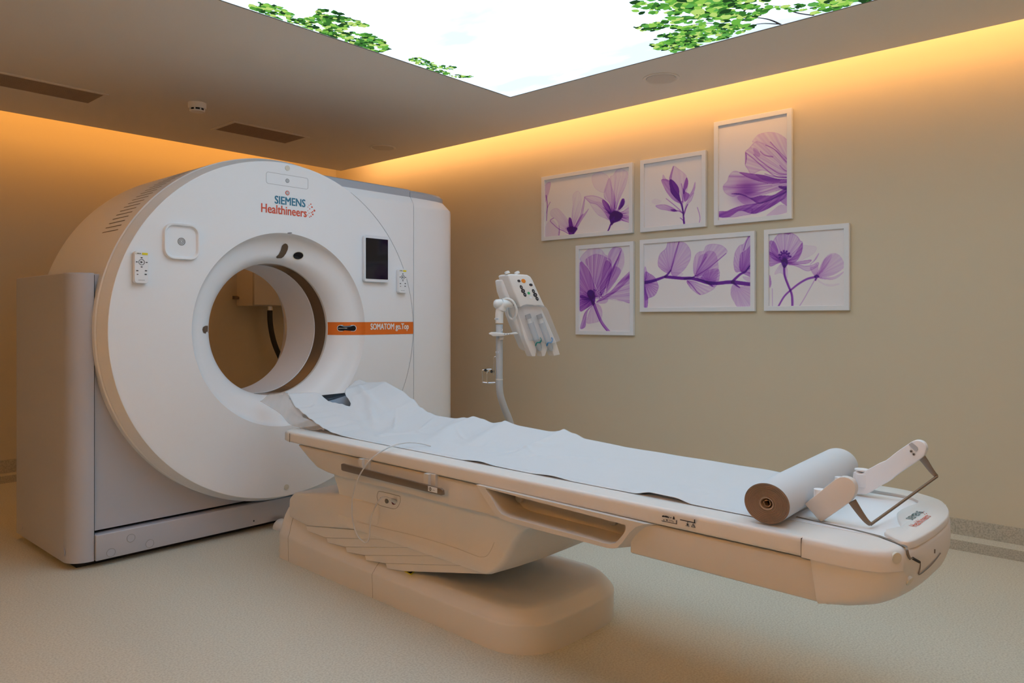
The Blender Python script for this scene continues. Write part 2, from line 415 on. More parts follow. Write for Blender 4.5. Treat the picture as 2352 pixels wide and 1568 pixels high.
downlight(3.54, 2.066, 'round unlit downlight in the ceiling strip beside the sky panel')
downlight(3.567, 4.494, 'round unlit downlight above the far corner behind the scanner')
t = thing('smoke_detector', 'small white smoke detector on the ceiling between the two vents', 'smoke detector', (2.083, 4.404, CZ))
n = 32
def rg(r, z, n=32, c=(2.083, 4.404)): return [Vector((c[0]+r*math.cos(2*math.pi*k/n), c[1]+r*math.sin(2*math.pi*k/n), z)) for k in range(n)]
v, f = loft([rg(.052, CZ), rg(.052, CZ-.028), rg(.048, CZ-.034)]); mesh('base', v, f, M['white'], t)
v, f = loft([rg(.040, CZ-.034), rg(.040, CZ-.046)]); mesh('sensor_grille', v, f, M['dark'], t)
v, f = loft([rg(.044, CZ-.046), rg(.040, CZ-.052), rg(.02, CZ-.055)]); 
pa = [(v, f)]
for k in range(8):
    a = k*math.pi/4; c = Vector((2.083+.042*math.cos(a), 4.404+.042*math.sin(a), CZ-.034)); pa.append(cyl(c, (0, 0, -1), .005, .014, 8))
v, f = join(pa); mesh('cover', v, f, M['white'], t)

# ------------------------------------------------------------------ CT scanner gantry
GX, GZ = 2.096, 1.04; YF = 3.43
FL = [(.500, 0), (.497, .004), (.490, .018), (.475, .030), (.455, .038), (.43, .049), (.405, .064), (.385, .082), (.368, .105), (.356, .130), (.350, .150)]
gan = thing('ct_scanner', 'large white and grey ring-shaped scanner with orange stripe at the couch head', 'scanner', (GX, 3.9, 0))
def lathe(prof, n=160, a0=0, a1=360, fy=None, cx=GX, cz=GZ):
    """profile of (radius, depth) turned about the bore axis"""
    full = abs(a1-a0) >= 360; m_ = n if full else n+1; rings = []
    for R, d in prof:
        rg_ = []
        for k in range(m_):
            a = math.radians(a0+(a1-a0)*k/n); dd = d + (fy(R, a) if fy else 0)
            rg_.append(Vector((cx+R*math.cos(a), YF+dd, cz+R*math.sin(a))))
        rings.append(rg_)
    return loft(rings, cap=False, closed=full)
def hood(R, a):
    c = (math.degrees(a)-90+180) % 360-180
    if abs(c) > 62 or R < .37 or R > .4985: return 0
    return .034*(math.cos(math.radians(c*90/62))**2)*min(1, (R-.37)/.06)
FX = 2.092; FR = .863
# face: flat ring, then bevel
v1 = lathe([(.5, 0), (.5, .0)], cx=GX)
nf = 160
def circ(cx, R, d): return [Vector((cx+R*math.cos(2*math.pi*k/nf), YF+d, GZ+R*math.sin(2*math.pi*k/nf))) for k in range(nf)]
v, f = loft([circ(GX, .497, .012), circ(GX, .5, 0), circ(FX, FR-.003, 0), circ(FX, FR, .001), circ(FX, .884, .068), circ(FX, .884, .075)], cap=False)
mesh('front_cover', v, f, M['white'], gan, ang=14)
v, f = loft([circ(FX, .884, .0755), circ(FX, .889, .082), circ(FX, .889, .85), circ(FX, .84, .88), circ(FX, .52, .88)], cap=False)
drum = mesh('drum_shell', v, f, M['white'], gan, ang=14)
v, f = lathe(FL, 200, fy=hood); flare = mesh('bore_funnel', v, f, M['white'], gan, ang=60)
v, f = lathe([(.35, .150), (.3485, .158), (.350, .168)]); mesh('bore_lip', v, f, M['couch2'], gan)
v, f = lathe([(.349, .168), (.349, .272)]); mesh('scan_window', v, f, M['window'], gan)
v, f = lathe([(.348, .272), (.346, .276), (.348, .284), (.350, .57)]); mesh('bore_tube', v, f, M['white'], gan)
v, f = lathe([(.35, .57), (.37, .61), (.42, .68), (.52, .88)]); mesh('rear_funnel', v, f, M['white'], gan)
def flare_d(R):
    if R >= .5: return 0
    for (r0, d0), (r1, d1) in zip(FL, FL[1:]):
        if r1 <= R <= r0: return d0+(d1-d0)*(r0-R)/max(1e-9, r0-r1)
    return .150
def onface(px, py, lift=.0022):
    d = 0.
    for _ in range(60):
        p = PY(px, py, YF+d); R = math.hypot(p.x-GX, p.z-GZ); a = math.atan2(p.z-GZ, p.x-GX)
        nd = flare_d(R)+hood(R, a); d += (nd-d)*.5
    p = PY(px, py, YF+d)
    return p - ray(px, py).normalized()*lift
def decal(name, pxs, m, parent=gan, lift=.0022, n=4):
    pts = [onface(*p, lift) for p in pxs]
    c = onface(sum(p[0] for p in pxs)/len(pxs), sum(p[1] for p in pxs)/len(pxs), lift)
    mx_, my_ = sum(p[0] for p in pxs)/len(pxs), sum(p[1] for p in pxs)/len(pxs); k = len(pts); V_ = list(pts); Ff_ = []
    for r_ in (.75, .5, .25): V_ += [onface(mx_+(p[0]-mx_)*r_, my_+(p[1]-my_)*r_, lift) for p in pxs]
    for q_ in range(3): Ff_ += [[q_*k+i, q_*k+(i+1) % k, (q_+1)*k+(i+1) % k, (q_+1)*k+i] for i in range(k)]
    V_.append(c); Ff_ += [[3*k+i, 3*k+(i+1) % k, 4*k] for i in range(k)]
    return mesh(name, V_, Ff_, m, parent, smooth=False)
def ellpx(cx, cy, rx, ry, rot=0, n=24):
    r = math.radians(rot)
    return [(cx+rx*math.cos(a)*math.cos(r)-ry*math.sin(a)*math.sin(r), cy+rx*math.cos(a)*math.sin(r)+ry*math.sin(a)*math.cos(r)) for a in [2*math.pi*k/n for k in range(n)]]
# seam between round face and right panel
def arcstrip(R0, R1, a0, a1, d, n=90):
    a_ = [math.radians(a0+(a1-a0)*k/n) for k in range(n+1)]
    o_ = [Vector((FX+R0*math.cos(a), YF+d, GZ+R0*math.sin(a))) for a in a_]; i_ = [Vector((FX+R1*math.cos(a), YF+d, GZ+R1*math.sin(a))) for a in a_]
    V_ = o_+i_; k = n+1
    return V_, [[i, i+1, k+i+1, k+i] for i in range(n)]
v, f = arcstrip(FR-.0002, FR+.0016, -62, 62, -.0004); mesh('face_seam', v, f, M['seamlight'], gan, smooth=False)
# right front panel: flat, flush with the face, circular cut-out
def arcpts(R, a0, a1, n, y): return [Vector((FX+R*math.cos(math.radians(a0+(a1-a0)*k/n)), y, GZ+R*math.sin(math.radians(a0+(a1-a0)*k/n)))) for k in range(n+1)]
ZT = 1.790; XS = 2.957
aT = math.degrees(math.asin((ZT-GZ)/(FR+.002)))
# clip arc to seam
def clipx(P): return [Vector((min(p.x, XS-.0005), p.y, p.z)) for p in P]
A = clipx(arcpts(FR+.002, aT, -58, 80, YF+.0006))
zb = .158
poly = A + [Vector((A[-1].x+.0, YF+.0006, zb)), Vector((XS, YF+.0006, zb)), Vector((XS, YF+.0006, ZT))]
n = len(poly); d = Vector((0, .06, 0))
# quads between arc and the seam line keep the big face planar
Vv = []; Ff = []
for k in range(len(A)):
    Vv += [A[k], Vector((XS, YF+.0006, A[k].z)), A[k]+d, Vector((XS, YF+.0606, A[k].z))]
for k in range(len(A)-1):
    i = 4*k; j = i+4
    Ff += [[i, i+1, j+1, j], [i+2, j+2, j+3, i+3], [i, j, j+2, i+2], [i+1, i+3, j+3, j+1]]
b0 = boxv((A[-1].x, YF+.0006, zb), (XS, YF+.0606, A[-1].z))
v, f = join([(Vv, Ff), b0]); mesh('right_front_panel', v, f, M['white'], gan, smooth=False, weld=True)
# top chamfer + grey cap above right panel
def extrX(prof, x0, x1, m, name, ang=30):
    pts = [Vector((x0, y, z)) for y, z in prof]; v, f = prism(pts, (x1-x0, 0, 0)); return mesh(name, v, f, m, gan, smooth=False)
extrX([(YF+.0006, ZT), (YF+.032, 1.836), (4.25, 1.836), (4.25, 1.70), (YF+.06, 1.70), (YF+.06, ZT)], 2.39, XS, M['white'], 'shoulder_panel')
extrX([(YF+.034, 1.8365), (YF+.034, 1.878), (YF+.055, 1.886), (4.25, 1.886), (4.25, 1.8365)], 2.28, XS, M['cap'], 'top_cap')
v, f = boxv((2.72, YF+.07, .158), (XS, 4.26, 1.835)); mesh('inner_housing', v, f, M['white'], gan, smooth=False)
# side column beyond the vertical seam
PL = [(2.961, 0), (3.10, .004), (3.21, .016), (3.285, .036), (3.33, .066), (3.355, .11), (3.368, .18), (3.372, .30), (3.372, .84), (3.36, .86), (2.961, .86)]
def colring(z, off, offr):
    out = []
    for x, d_ in PL:
        r_ = min(1, max(0, (x-2.961)/.38)); fy_ = 1 if d_ < .3 else 0
        out.append(Vector((x-offr*r_, YF+d_+off*fy_, z)))
    return out
v, f = loft([colring(.15, 0, 0), colring(1.0, 0, 0), colring(ZT-.02, 0, 0), colring(ZT, .002, .002), colring(1.836, .031, .035)])
mesh('side_column', v, f, M['white'], gan, ang=28)
v, f = loft([colring(1.8375, .034, .040), colring(1.8655, .034, .040), colring(1.879, .045, .050)])
mesh('top_cap', v, f, M['cap'], gan, ang=28)
v, f = boxv((2.956, YF+.010, .15), (2.962, YF+.5, 1.80)); mesh('column_seam', v, f, M['line'], gan, smooth=False)
# grey side panel with rounded front corner
r = .085; pl = [(1.212, 3.541)] + [(1.116+r-r*math.sin(math.radians(a)), 3.541+r-r*math.cos(math.radians(a))) for a in range(0, 91, 9)] + [(1.116, 4.30), (1.212, 4.30)]
v, f = loft([[Vector((x, y, .03)) for x, y in pl], [Vector((x, y, 1.294)) for x, y in pl], [Vector((x+(.003 if x < 1.2 else 0), y+(.003 if y < 3.6 else 0), 1.298)) for x, y in pl]])
sp = mesh('grey_side_panel', v, f, M['grey'], gan, ang=25)
for y, z in ((3.62, .075), (4.22, .075)):
    v, f = cyl((1.1165, y, z), (-1, 0, 0), .017, .002, 24); mesh('cover_plug', v, f, M['grey'], sp)
# grey lower front panel, cut by the drum
PA = [Vector((FX+.85*math.cos(math.radians(a)), 3.56, GZ+.85*math.sin(math.radians(a)))) for a in np.linspace(162.5, 270, 50)]
zlo = .158; Vv = []; Ff = []
for k, p in enumerate(PA):
    # strips from arc down/left to outline, split by columns
    Vv += [p, Vector((1.2165, 3.56, p.z)), p+Vector((0, .05, 0)), Vector((1.2165, 3.61, p.z))]
for k in range(len(PA)-1):
    i = 4*k; j = i+4
    Ff += [[i, i+1, j+1, j], [i+2, j+2, j+3, i+3], [i, j, j+2, i+2], [i+1, i+3, j+3, j+1]]
b0 = boxv((1.2165, 3.56, zlo), (FX, 3.61, PA[-1].z))
v, f = join([(Vv, Ff), b0]); mesh('grey_front_panel', v, f, M['grey'], gan, smooth=False, weld=True)
v, f = boxv((FX, 3.50, zlo), (A[-1].x, 3.56, .62)); mesh('white_lower_panel', v, f, M['white'], gan, smooth=False)
v, f = boxv((1.2165, 3.62, .05), (2.95, 4.28, .50)); mesh('base_core', v, f, M['dark'], gan, smooth=False)
v, f = boxv((1.215, 3.528, .030), (3.33, 3.60, .144)); pli = mesh('grey_plinth', v, f, M['grey'], gan, bevel=.004)
v, f = boxv((1.16, 3.60, 0), (3.28, 4.26, .052)); mesh('foot_frame', v, f, M['dark'], gan, smooth=False)
v, f = boxv((1.2125, 3.548, .03), (1.2165, 3.60, 1.29)); mesh('panel_gap', v, f, M['dark'], gan, smooth=False)
for x, z in ((1.277, .055), (1.362, .101), (1.445, .057)):
    v, f = cyl((x, 3.5285, z), (0, -1, 0), .0175, .0012, 28)
    pg = mesh('round_plug', v, f, M['grey'], pli, smooth=False)
    o1 = [Vector((x+.0185*math.cos(a), 3.5276, z+.0185*math.sin(a))) for a in np.linspace(0, 2*math.pi, 28, endpoint=False)]
    o2 = [Vector((x+.0172*math.cos(a), 3.5276, z+.0172*math.sin(a))) for a in np.linspace(0, 2*math.pi, 28, endpoint=False)]
    v, f = ring_prism(o1, o2, (0, -.0012, 0)); mesh('plug_rim', v, f, M['line'], pli, smooth=False)
v, f = cyl((1.965, 3.528, .055), (0, -1, 0), .004, .001, 12); mesh('screw_hole', v, f, M['dark'], pli)
# cooling slots on the drum shoulder
vs = []
for k in range(27):
    a = math.radians(148.5-k*1.75); R = .8895
    for_ = []
    w_ = math.radians(.17)
    for aa, y in ((a-w_, 3.60), (a+w_, 3.60), (a+w_, 3.79), (a-w_, 3.79)):
        for_.append(Vector((FX+R*math.cos(aa), y, GZ+R*math.sin(aa))))
    vs.append((for_, [[0, 1, 2, 3]]))
v, f = join(vs); mesh('cooling_slots', v, f, M['seam'], drum, smooth=False)
# orange stripe: across face and into the funnel
z0, z1 = 1.004, 1.0765; Vv = []; 
rs = [.3505, .353, .356, .362, .368, .376, .385, .395, .405, .417, .43, .443, .455, .466, .475, .484, .490, .4945, .497, .4985, .4999]
cols = []
for R in rs: cols.append([Vector((GX+math.sqrt(R*R-(z-GZ)**2), YF+flare_d(R)-.0016, z)) for z in np.linspace(z0, z1, 5)])
cols.append([Vector((XS-.003, YF-.0016, z)) for z in np.linspace(z0, z1, 5)])
Ff = []; Vv = [p for c in cols for p in c]
for i in range(len(cols)-1):
    for j in range(4): Ff.append([i*5+j, (i+1)*5+j, (i+1)*5+j+1, i*5+j+1])
stripe = mesh('orange_stripe', Vv, Ff, M['orange'], gan)
text('stripe_lettering', 'SOMATOM go.Top', (2.634, YF-.0018, 1.0225), (1, 0, 0), (0, 0, 1), .283, M['ltext'], stripe, bold=.030, height=.045)
decal('laser_window', [(796.5+(15 if math.cos(a) > 0 else -15)+6.2*math.cos(a), 753.5+6.2*math.sin(a)) for a in np.linspace(.13, 2*math.pi+.13, 24, endpoint=False)], M['glass'], stripe, .0045)
decal('laser_window_rim', [(796.5+(15 if math.cos(a) > 0 else -15)+7.4*math.cos(a), 753.5+7.4*math.sin(a)) for a in np.linspace(.13, 2*math.pi+.13, 24, endpoint=False)], M['white'], stripe, .0035)
decal('laser_slit', [(777, 752.8), (797, 752.8), (797, 754.2), (777, 754.2)], M['cream'], stripe, .0056)
decal('laser_window', [(465, 757), (466.5, 751), (471, 748), (477, 747.5), (479.5, 748), (479, 765), (472, 766), (467.5, 764)], M['window'], gan, .003)
decal('laser_window', [(652,560),(656,559),(660,561),(662,566),(661,573),(657,582),(651,590),(646,593),(636,593),(634,590),(640,584),(645,574),(648,564)], M['window'], gan, .003)
decal('camera_window', ellpx(685, 587, 11.5, 8.2, -6), M['glass'], gan, .004)
decal('camera_window_rim', ellpx(685, 587, 13, 9.6, -6), M['cream'], gan, .0028)
decal('top_sensor', ellpx(665.5, 535, 5.5, 1.8, -2), M['line'], gan, .003)
# badges and logo
def disc(name, px, py, r_, m, h=.0012, lift=.0, parent=gan):
    c = PY(px, py, YF-lift); v, f = cyl(c, (0, -1, 0), r_, h, 28); return mesh(name, v, f, m, parent, smooth=False)
disc('round_plug', 660, 386, .0135, M['cream'], .003); disc('round_plug', 658, 1118, .0135, M['cream'], .003)
disc('status_lamp', 660, 415, .011, M['line']); disc('status_lamp', 660, 415, .0085, M['steelpole'], .0016)
disc('status_lamp', 660, 443, .012, M['redor']); disc('status_lamp', 660, 443, .0085, M['steelpole'], .0016)
q = rrect(.245, .0595, .012); qi = rrect(.2425, .057, .011)
o0 = (2.101, YF, 1.8135)
v, f = ring_prism(plane_pts(q, o0, (1, 0, 0), (0, 0, 1)), plane_pts(qi, o0, (1, 0, 0), (0, 0, 1)), (0, -.0005, 0)); mesh('hatch_outline', v, f, M['line'], gan, smooth=False)
text('logo_lettering', 'SIEMENS', (2.027, YF, 1.687), (1, 0, 0), (0, 0, 1), .178, M['teal'], gan, bold=.028, height=.040)
text('logo_lettering', 'Healthineers', (1.951, YF, 1.635), (1, 0, 0), (0, 0, 1), .262, M['redor'], gan, bold=.024, height=.044)
vs = []
for gx, gz, r_ in ((2.222,1.690,.0022),(2.229,1.700,.0026),(2.2395,1.7075,.0036),(2.2215,1.670,.0022),(2.2325,1.6815,.0030),(2.2465,1.6925,.0046),(2.2205,1.648,.0022),(2.229,1.658,.0028),(2.242,1.662,.0032),(2.250,1.6675,.0040),(2.2615,1.6755,.0056),(2.2515,1.654,.0048),(2.2405,1.6435,.0036),(2.232,1.638,.003)):
    vs.append(cyl((gx, YF, gz), (0, -1, 0), r_, .0008, 14))
v, f = join(vs); mesh('logo_dots', v, f, M['redor'], gan, smooth=False)
# square holder on the left of the face
o0 = (1.5455, YF, 1.454); ex, ey = (1, 0, 0), (0, 0, 1)
q1, q2, q3 = rrect(.168, .168, .048, 8), rrect(.148, .148, .038, 8), rrect(.136, .136, .033, 8)
P3 = lambda q, d: [Vector((o0[0]+x, YF-d, o0[2]+y)) for x, y in q]
v, f = loft([P3(q1, 0), P3([(x*.99, y*.99) for x, y in q1], .014), P3([(x*.97, y*.97) for x, y in q1], .018), P3(q2, .017), P3(q3, .004)])
hol = mesh('square_holder', v, f, M['white'], gan, ang=50)
tg = []
for r0, r1 in ((.0175, .0145), (.0115, .009), (.006, .004)):
    o1 = [Vector((o0[0]+r0*math.cos(a), YF-.0042, o0[2]+r0*math.sin(a))) for a in np.linspace(0, 2*math.pi, 32, endpoint=False)]
    o2 = [Vector((o0[0]+r1*math.cos(a), YF-.0042, o0[2]+r1*math.sin(a))) for a in np.linspace(0, 2*math.pi, 32, endpoint=False)]
    tg.append(ring_prism(o1, o2, (0, -.0015, 0)))
v, f = join(tg); mesh('target_rings', v, f, M['seam'], hol, smooth=False)
v, f = cyl((o0[0], YF-.004, o0[2]), (0, -1, 0), .0195, .0008, 32); mesh('target_plate', v, f, M['frame'], hol, smooth=False)
# small screw mark on the bevel
# tablet display
tb = thing('tablet_display', 'white-framed tablet display with dark screen mounted on the right of the scanner face', 'tablet', (2.661, YF, 1.30))
x0, x1, zz0, zz1 = 2.574, 2.752, 1.306, 1.572
q = rrect(x1-x0, zz1-zz0, .014); oc = ((x0+x1)/2, YF, (zz0+zz1)/2)
Pt = lambda q, d: [Vector((oc[0]+x, YF-d, oc[2]+y)) for x, y in q]
v, f = loft([Pt([(x*.97, y*.97) for x, y in q], .0005), Pt(q, .006), Pt(q, .020), Pt([(x*.985, y*.99) for x, y in q], .023)])
mesh('tablet_body', v, f, M['frame'], tb, ang=50)
q2 = rrect(.158, .232, .004); v, f = prism(Pt(q2, .023), (0, -.0012, 0)); mesh('screen', v, f, M['glass'], tb, smooth=False)
# remote controls
def remote(cx, cz, w_, h_, label):
    t = thing('remote_control', label, 'remote control', (cx, YF, cz-h_/2), 'remote controls docked on the scanner face')
    P = lambda q, d: [Vector((cx+x, YF-d, cz+y)) for x, y in q]
    q = rrect(w_, h_, .012)
    v, f = loft([P([(x*.9, y*.97) for x, y in q], .0005), P(q, .006), P(q, .022), P([(x*.93, y*.98) for x, y in q], .026)]); mesh('handset', v, f, M['white'], t, ang=50)
    v, f = prism(P(rrect(w_*.82, .012, .003), .0), (0, .0, .0)) if False else boxv((cx-w_*.42, YF-.0262-.001, cz+h_*.395), (cx-w_*.04, YF-.026, cz+h_*.445)); mesh('symbol_field', v, f, M['cream'], t, smooth=False)
    v, f = boxv((cx+w_*.03, YF-.0275, cz+h_*.385), (cx+w_*.42, YF-.026, cz+h_*.45)); mesh('yellow_label', v, f, M['yellow'], t, smooth=False)
    zc_ = cz+h_*.155; pa = []
    for r0, r1 in ((w_*.21, w_*.18), (w_*.37, w_*.355)):
        o1 = [Vector((cx+r0*math.cos(a), YF-.026, zc_+r0*math.sin(a))) for a in np.linspace(0, 2*math.pi, 28, endpoint=False)]
        o2 = [Vector((cx+r1*math.cos(a), YF-.026, zc_+r1*math.sin(a))) for a in np.linspace(0, 2*math.pi, 28, endpoint=False)]
        if r0 < w_*.3: pa.append(ring_prism(o1, o2, (0, -.0012, 0)))
    pa.append(prism([Vector((cx-w_*.07, YF-.026, zc_+w_*.08)), Vector((cx-w_*.07, YF-.026, zc_-w_*.08)), Vector((cx+w_*.09, YF-.026, zc_))], (0, -.0012, 0)))
    for a, b, s_ in ((0, .32, .06), (0, -.34, .06), (-.33, 0, .06), (.34, 0, .06), (-.30, -.62, .07), (.30, -.60, .07), (-.28, -.88, .05), (.28, -.86, .07), (-.25, .615, .05), (-.12, .615, .04)):
        v, f = boxv((cx+w_*(a-s_), YF-.0275, zc_+w_*(b-s_*.5)), (cx+w_*(a+s_), YF-.0260, zc_+w_*(b+s_*.5))); mesh('key_mark', v, f, M['black'], t, smooth=False)
    v, f = boxv((cx-w_*.22, YF-.0272, cz-h_*.41), (cx+w_*.22, YF-.026, cz-h_*.40)); mesh('maker_mark', v, f, M['line'], t, smooth=False)
    v, f = join(pa); mesh('direction_key', v, f, M['black'], t, smooth=False)
remote(1.359, 1.325, .062, .142, 'slim white remote control with yellow label docked at the left rim of the scanner')
remote(2.852, 1.320, .062, .142, 'slim white remote control with yellow label docked right of the tablet display')
# cable cover on the floor between scanner and couch
v, f = loft([[Vector((2.10+.045*math.cos(a)*s+.0, y, max(0.0, .045*math.sin(a)*s))) for a in np.linspace(0, math.pi, 14)] for s, y in ((.9, 3.49), (1, 3.50), (1, 3.36), (1, 3.10))])
cc = mesh('cable_cover', v, f, M['white']); tag(cc, 'small white half-round cable cover on the floor between scanner plinth and couch base', 'cable cover')

# ------------------------------------------------------------------ electrical box behind the scanner
bx = thing('junction_box', 'cream metal electrical box on the back wall seen through the scanner bore', 'electrical box', (3.40, 5.76, 1.20))
v, f = boxv((3.127, 5.63, 1.20), (3.70, 5.898, 1.86)); mesh('box_body', v, f, M['cabinet'], bx, bevel=.003, seg=1)
v, f = boxv((3.131, 5.612, 1.206), (3.696, 5.628, 1.855)); mesh('box_door', v, f, M['cabinet'], bx, bevel=.003, seg=1)
v, f = join([boxv((3.085, 5.87, 1.258), (3.127, 5.886, 1.285)), cyl((3.09, 5.86, 1.27), (1, 0, 0), .012, .036, 12)]); mesh('wall_bracket', v, f, M['steel_dk'], bx)
v, f = cyl((3.345, 5.74, 1.165), (0, 0, 1), .026, .036, 20); mesh('gland', v, f, M['chrome'], bx)
pth = catmull([Vector((3.345, 5.74, 1.17)), Vector((3.35, 5.74, 1.05)), Vector((3.385, 5.745, .90)), Vector((3.46, 5.76, .75)), Vector((3.56, 5.78, .60)), Vector((3.62, 5.80, .30)), Vector((3.62, 5.82, .052))], 8)
v, f = tube(pth, .022, 14); cb = mesh('black_conduit', v, f, M['rubber'], bx)

# ------------------------------------------------------------------ patient couch
ZR = .606
cou = thing('patient_couch', 'long cream patient couch with white rails on a low moulded floor pedestal', 'examination couch', T(0, 1.7, 0))
def smooth_loop(pts, n=5): return catmull([Vector((*p, 0)) for p in pts], n, closed=True)
# --- pedestal
bc = (.055, 2.3)
def inset(P, d, c=bc):
    n = len(P); out = []
    for i, (x, y) in enumerate(P):
        x0, y0 = P[i-1]; x1, y1 = P[(i+1) % n]; tx, ty = x1-x0, y1-y0; L = math.hypot(tx, ty) or 1
        nx, ny = -ty/L, tx/L
        if (c[0]-x)*nx+(c[1]-y)*ny < 0: nx, ny = -nx, -ny
        out.append((x+nx*d, y+ny*d))
    return out
def pedc(d):
    """outline of the pedestal drawn in by d"""
    x0, x1, y0, y1 = -.250+d, .362-d, 1.535+d, 3.085-d; out = []
    for cx, cy, r_, a0 in ((x1, y1, .05, 0), (x0, y1, .05, 90), (x0, y0, .15, 180), (x1, y0, .19, 270)):
        r_ = max(.03, r_-d*.8); ox = cx-r_ if cx == x1 else cx+r_; oy = cy-r_ if cy == y1 else cy+r_
        for k in range(13):
            a = math.radians(a0+90*k/12); out.append([ox+r_*math.cos(a), oy+r_*math.sin(a)])
        nxt = {0: (x0+.05, y1), 90: (x0, y0+.2), 180: (x1-.2, y0), 270: (x1, y1-.05)}[a0]
        lx_, ly_ = out[-1]
        for k in range(1, 24): out.append([lx_+(nxt[0]-lx_)*k/24, ly_+(nxt[1]-ly_)*k/24])
    for p in out:
        if p[1] < 2.0: p[1] -= .022*max(0, 1-((p[0]-.03)/.30)**2)*min(1, (1.75+d-p[1])/.2 if p[1] < 1.75+d else 0)
        if p[1] > 1.9 and p[0] < 0: p[0] -= .004*(p[1]-1.9)
    return out
def hz(v):      # extra height of the pedestal towards the scanner
    t_ = max(0, min(1, (v-2.35)/.62)); return t_**1.8*.100
lev = [(0, 0, 0), (0, .004, 0), (-.002, .090, .10), (-.002, .0935, .12), (-.0005, .0975, .17), (.002, .1005, .2), (.006, .1035, .26), (.012, .113, .45), (.022, .123, .68), (.034, .134, .9), (.045, .138, 1), (.07, .139, 1), (.10, .135, .7), (.13, .130, .3)]
rings = [[T(x, y, z+hz(y)*k) for x, y in pedc(d)] for d, z, k in lev]
v, f = loft(rings); ped = mesh('pedestal', v, f, M['couch'], cou, ang=50)
# seams in the pedestal shell
def strip(name, pts, wd, m, parent, up=None):
    """thin dark joint line following world points"""
    v, f = tube(pts, wd, 6); return mesh(name, v, f, m, parent)
def sidept(px, py, u): vv, z = onu(px, py, u); return T(u, vv, z)
def vseam(vv, name='shell_joint'):
    P = []
    cand = []
    for k in range(len(rings)-4):
        best = min((abs(((p-TO).dot(EV))-vv)+(0 if (p-TO).dot(EU) < 0 else 9), i) for i, p in enumerate(rings[k]))[1]
        p = rings[k][best]; q = T((p-TO).dot(EU), vv, p.z); P.append(q)
    return strip(name, P, .0007, M['seam'], ped)
vseam(2.335); vseam(2.97)
for u, vv in ((.115, 1.524), (.215, 1.553)):
    p = T(u, vv, .045); v, f = cyl(p, tuple(-EV), .007, .003, 14); mesh('screw', v, f, M['seam'], ped)
# warning triangle
def on_base(px, py): return PZ(px, py, .1405)
tri = [on_base(928, 1313), on_base(954, 1312), on_base(944, 1321)]
v, f = prism([p+Vector((0, 0, .001)) for p in tri], (0, 0, .0008)); wt = mesh('warning_label', v, f, M['yellow'], ped, smooth=False)
ctr = sum(tri, Vector())/3; v, f = prism([ctr+(p-ctr)*.55+Vector((0, 0, .0018)) for p in tri], (0, 0, .0005)); mesh('warning_symbol', v, f, M['ink'], wt, smooth=False)

# --- column block and sliding cover plates
def profbox(name, vz, u0, u1, m, parent, bev=.006, seg=3):
    v, f = prism([T(u0, a, b) for a, b in vz], EU*(u1-u0)); return mesh(name, v, f, m, parent, bevel=bev, seg=seg, ang=35)
profbox('column_block', [(2.935, .315), (2.975, .285), (2.982, .20), (2.821, .186), (2.431, .2465), (2.3, .262), (2.3, .375), (2.575, .372)], -.250, .30, M['couch'], cou, .012)
pl_ = [((2.835, .186), (2.425, .2475)), ((2.678, .166), (2.215, .2535)), ((2.540, .156), (2.075, .252)), ((2.410, .150), (1.955, .247)), ((2.275, .147), (1.818, .243)), ((2.16, .142), (1.69, .243))]
for k in range(5):
    (a0, b0_), (a1, b1) = pl_[k]; (c0, d0), (c1, d1) = pl_[k+1]
    profbox('cover_plate', [(a0, b0_-.0012), (a1, b1-.0005), (a1-.02, b1+.012), (c1, d1+.02), (c1, d1), (c0, d0), (a0-.01, b0_-.02)], -.2465+.0032*k, .29, M['couch'], cou, .0012, 1)
# --- lift housing (carries the couch): concave sides, curved front
def uprof(z):   # near side offset by height
    t_ = (z-.245)/(.455-.245); t_ = max(0, min(1, t_)); return -.262+.024*math.sin(math.pi*min(1, t_*1.05))-.010*t_
zs = [.2435, .247, .258, .275, .30, .33, .36, .39, .415, .435, .46]
def vfront(z): 
    P = [(.2435, 1.700), (.247, 1.682), (.258, 1.662), (.275, 1.642), (.30, 1.622), (.33, 1.603), (.36, 1.583), (.39, 1.556), (.415, 1.528), (.435, 1.497), (.46, 1.440)]
    for (a, b), (c, d) in zip(P, P[1:]):
        if a <= z <= c: return b+(d-b)*(z-a)/(c-a)
    return P[-1][1]
rings2 = []
for z in zs:
    un = uprof(z) + (.018 if z < .2436 else .006 if z < .2475 else 0); uf = .31; v0 = vfront(z); R_ = .030
    loop = [(un, 2.575), (un, 2.2), (un, v0+.16)]
    for k in range(7):
        a = math.radians(90*k/6); loop.append((un+R_-R_*math.cos(a), v0+R_*.7-R_*.7*math.sin(a)))
    bow = .02
    loop += [(un+.12, v0-bow*.5), (un+.25, v0-bow*.75), (un+.40, v0-bow*.4), (uf-.03, v0), (uf, v0+.03), (uf, 2.2), (uf, 2.575)]
    rings2.append([T(x, y, z) for x, y in loop])
v, f = loft(rings2); lift = mesh('lift_housing', v, f, M['couch'], cou, ang=32)
# embossed line on the near side of the housing
pp = [(820,1198),(880,1213),(960,1232),(1040,1256),(1090,1275),(1105,1279),(1118,1276),(1128,1262),(1135,1245)]
E_ = []
for px, py in pp:
    u_ = -.25
    for _ in range(6): vv, z = onu(px, py, u_); u_ = uprof(z)-.0006
    E_.append(T(u_, vv, z))
strip('embossed_line', catmull(E_, 5), .0010, M['couch2'], lift)
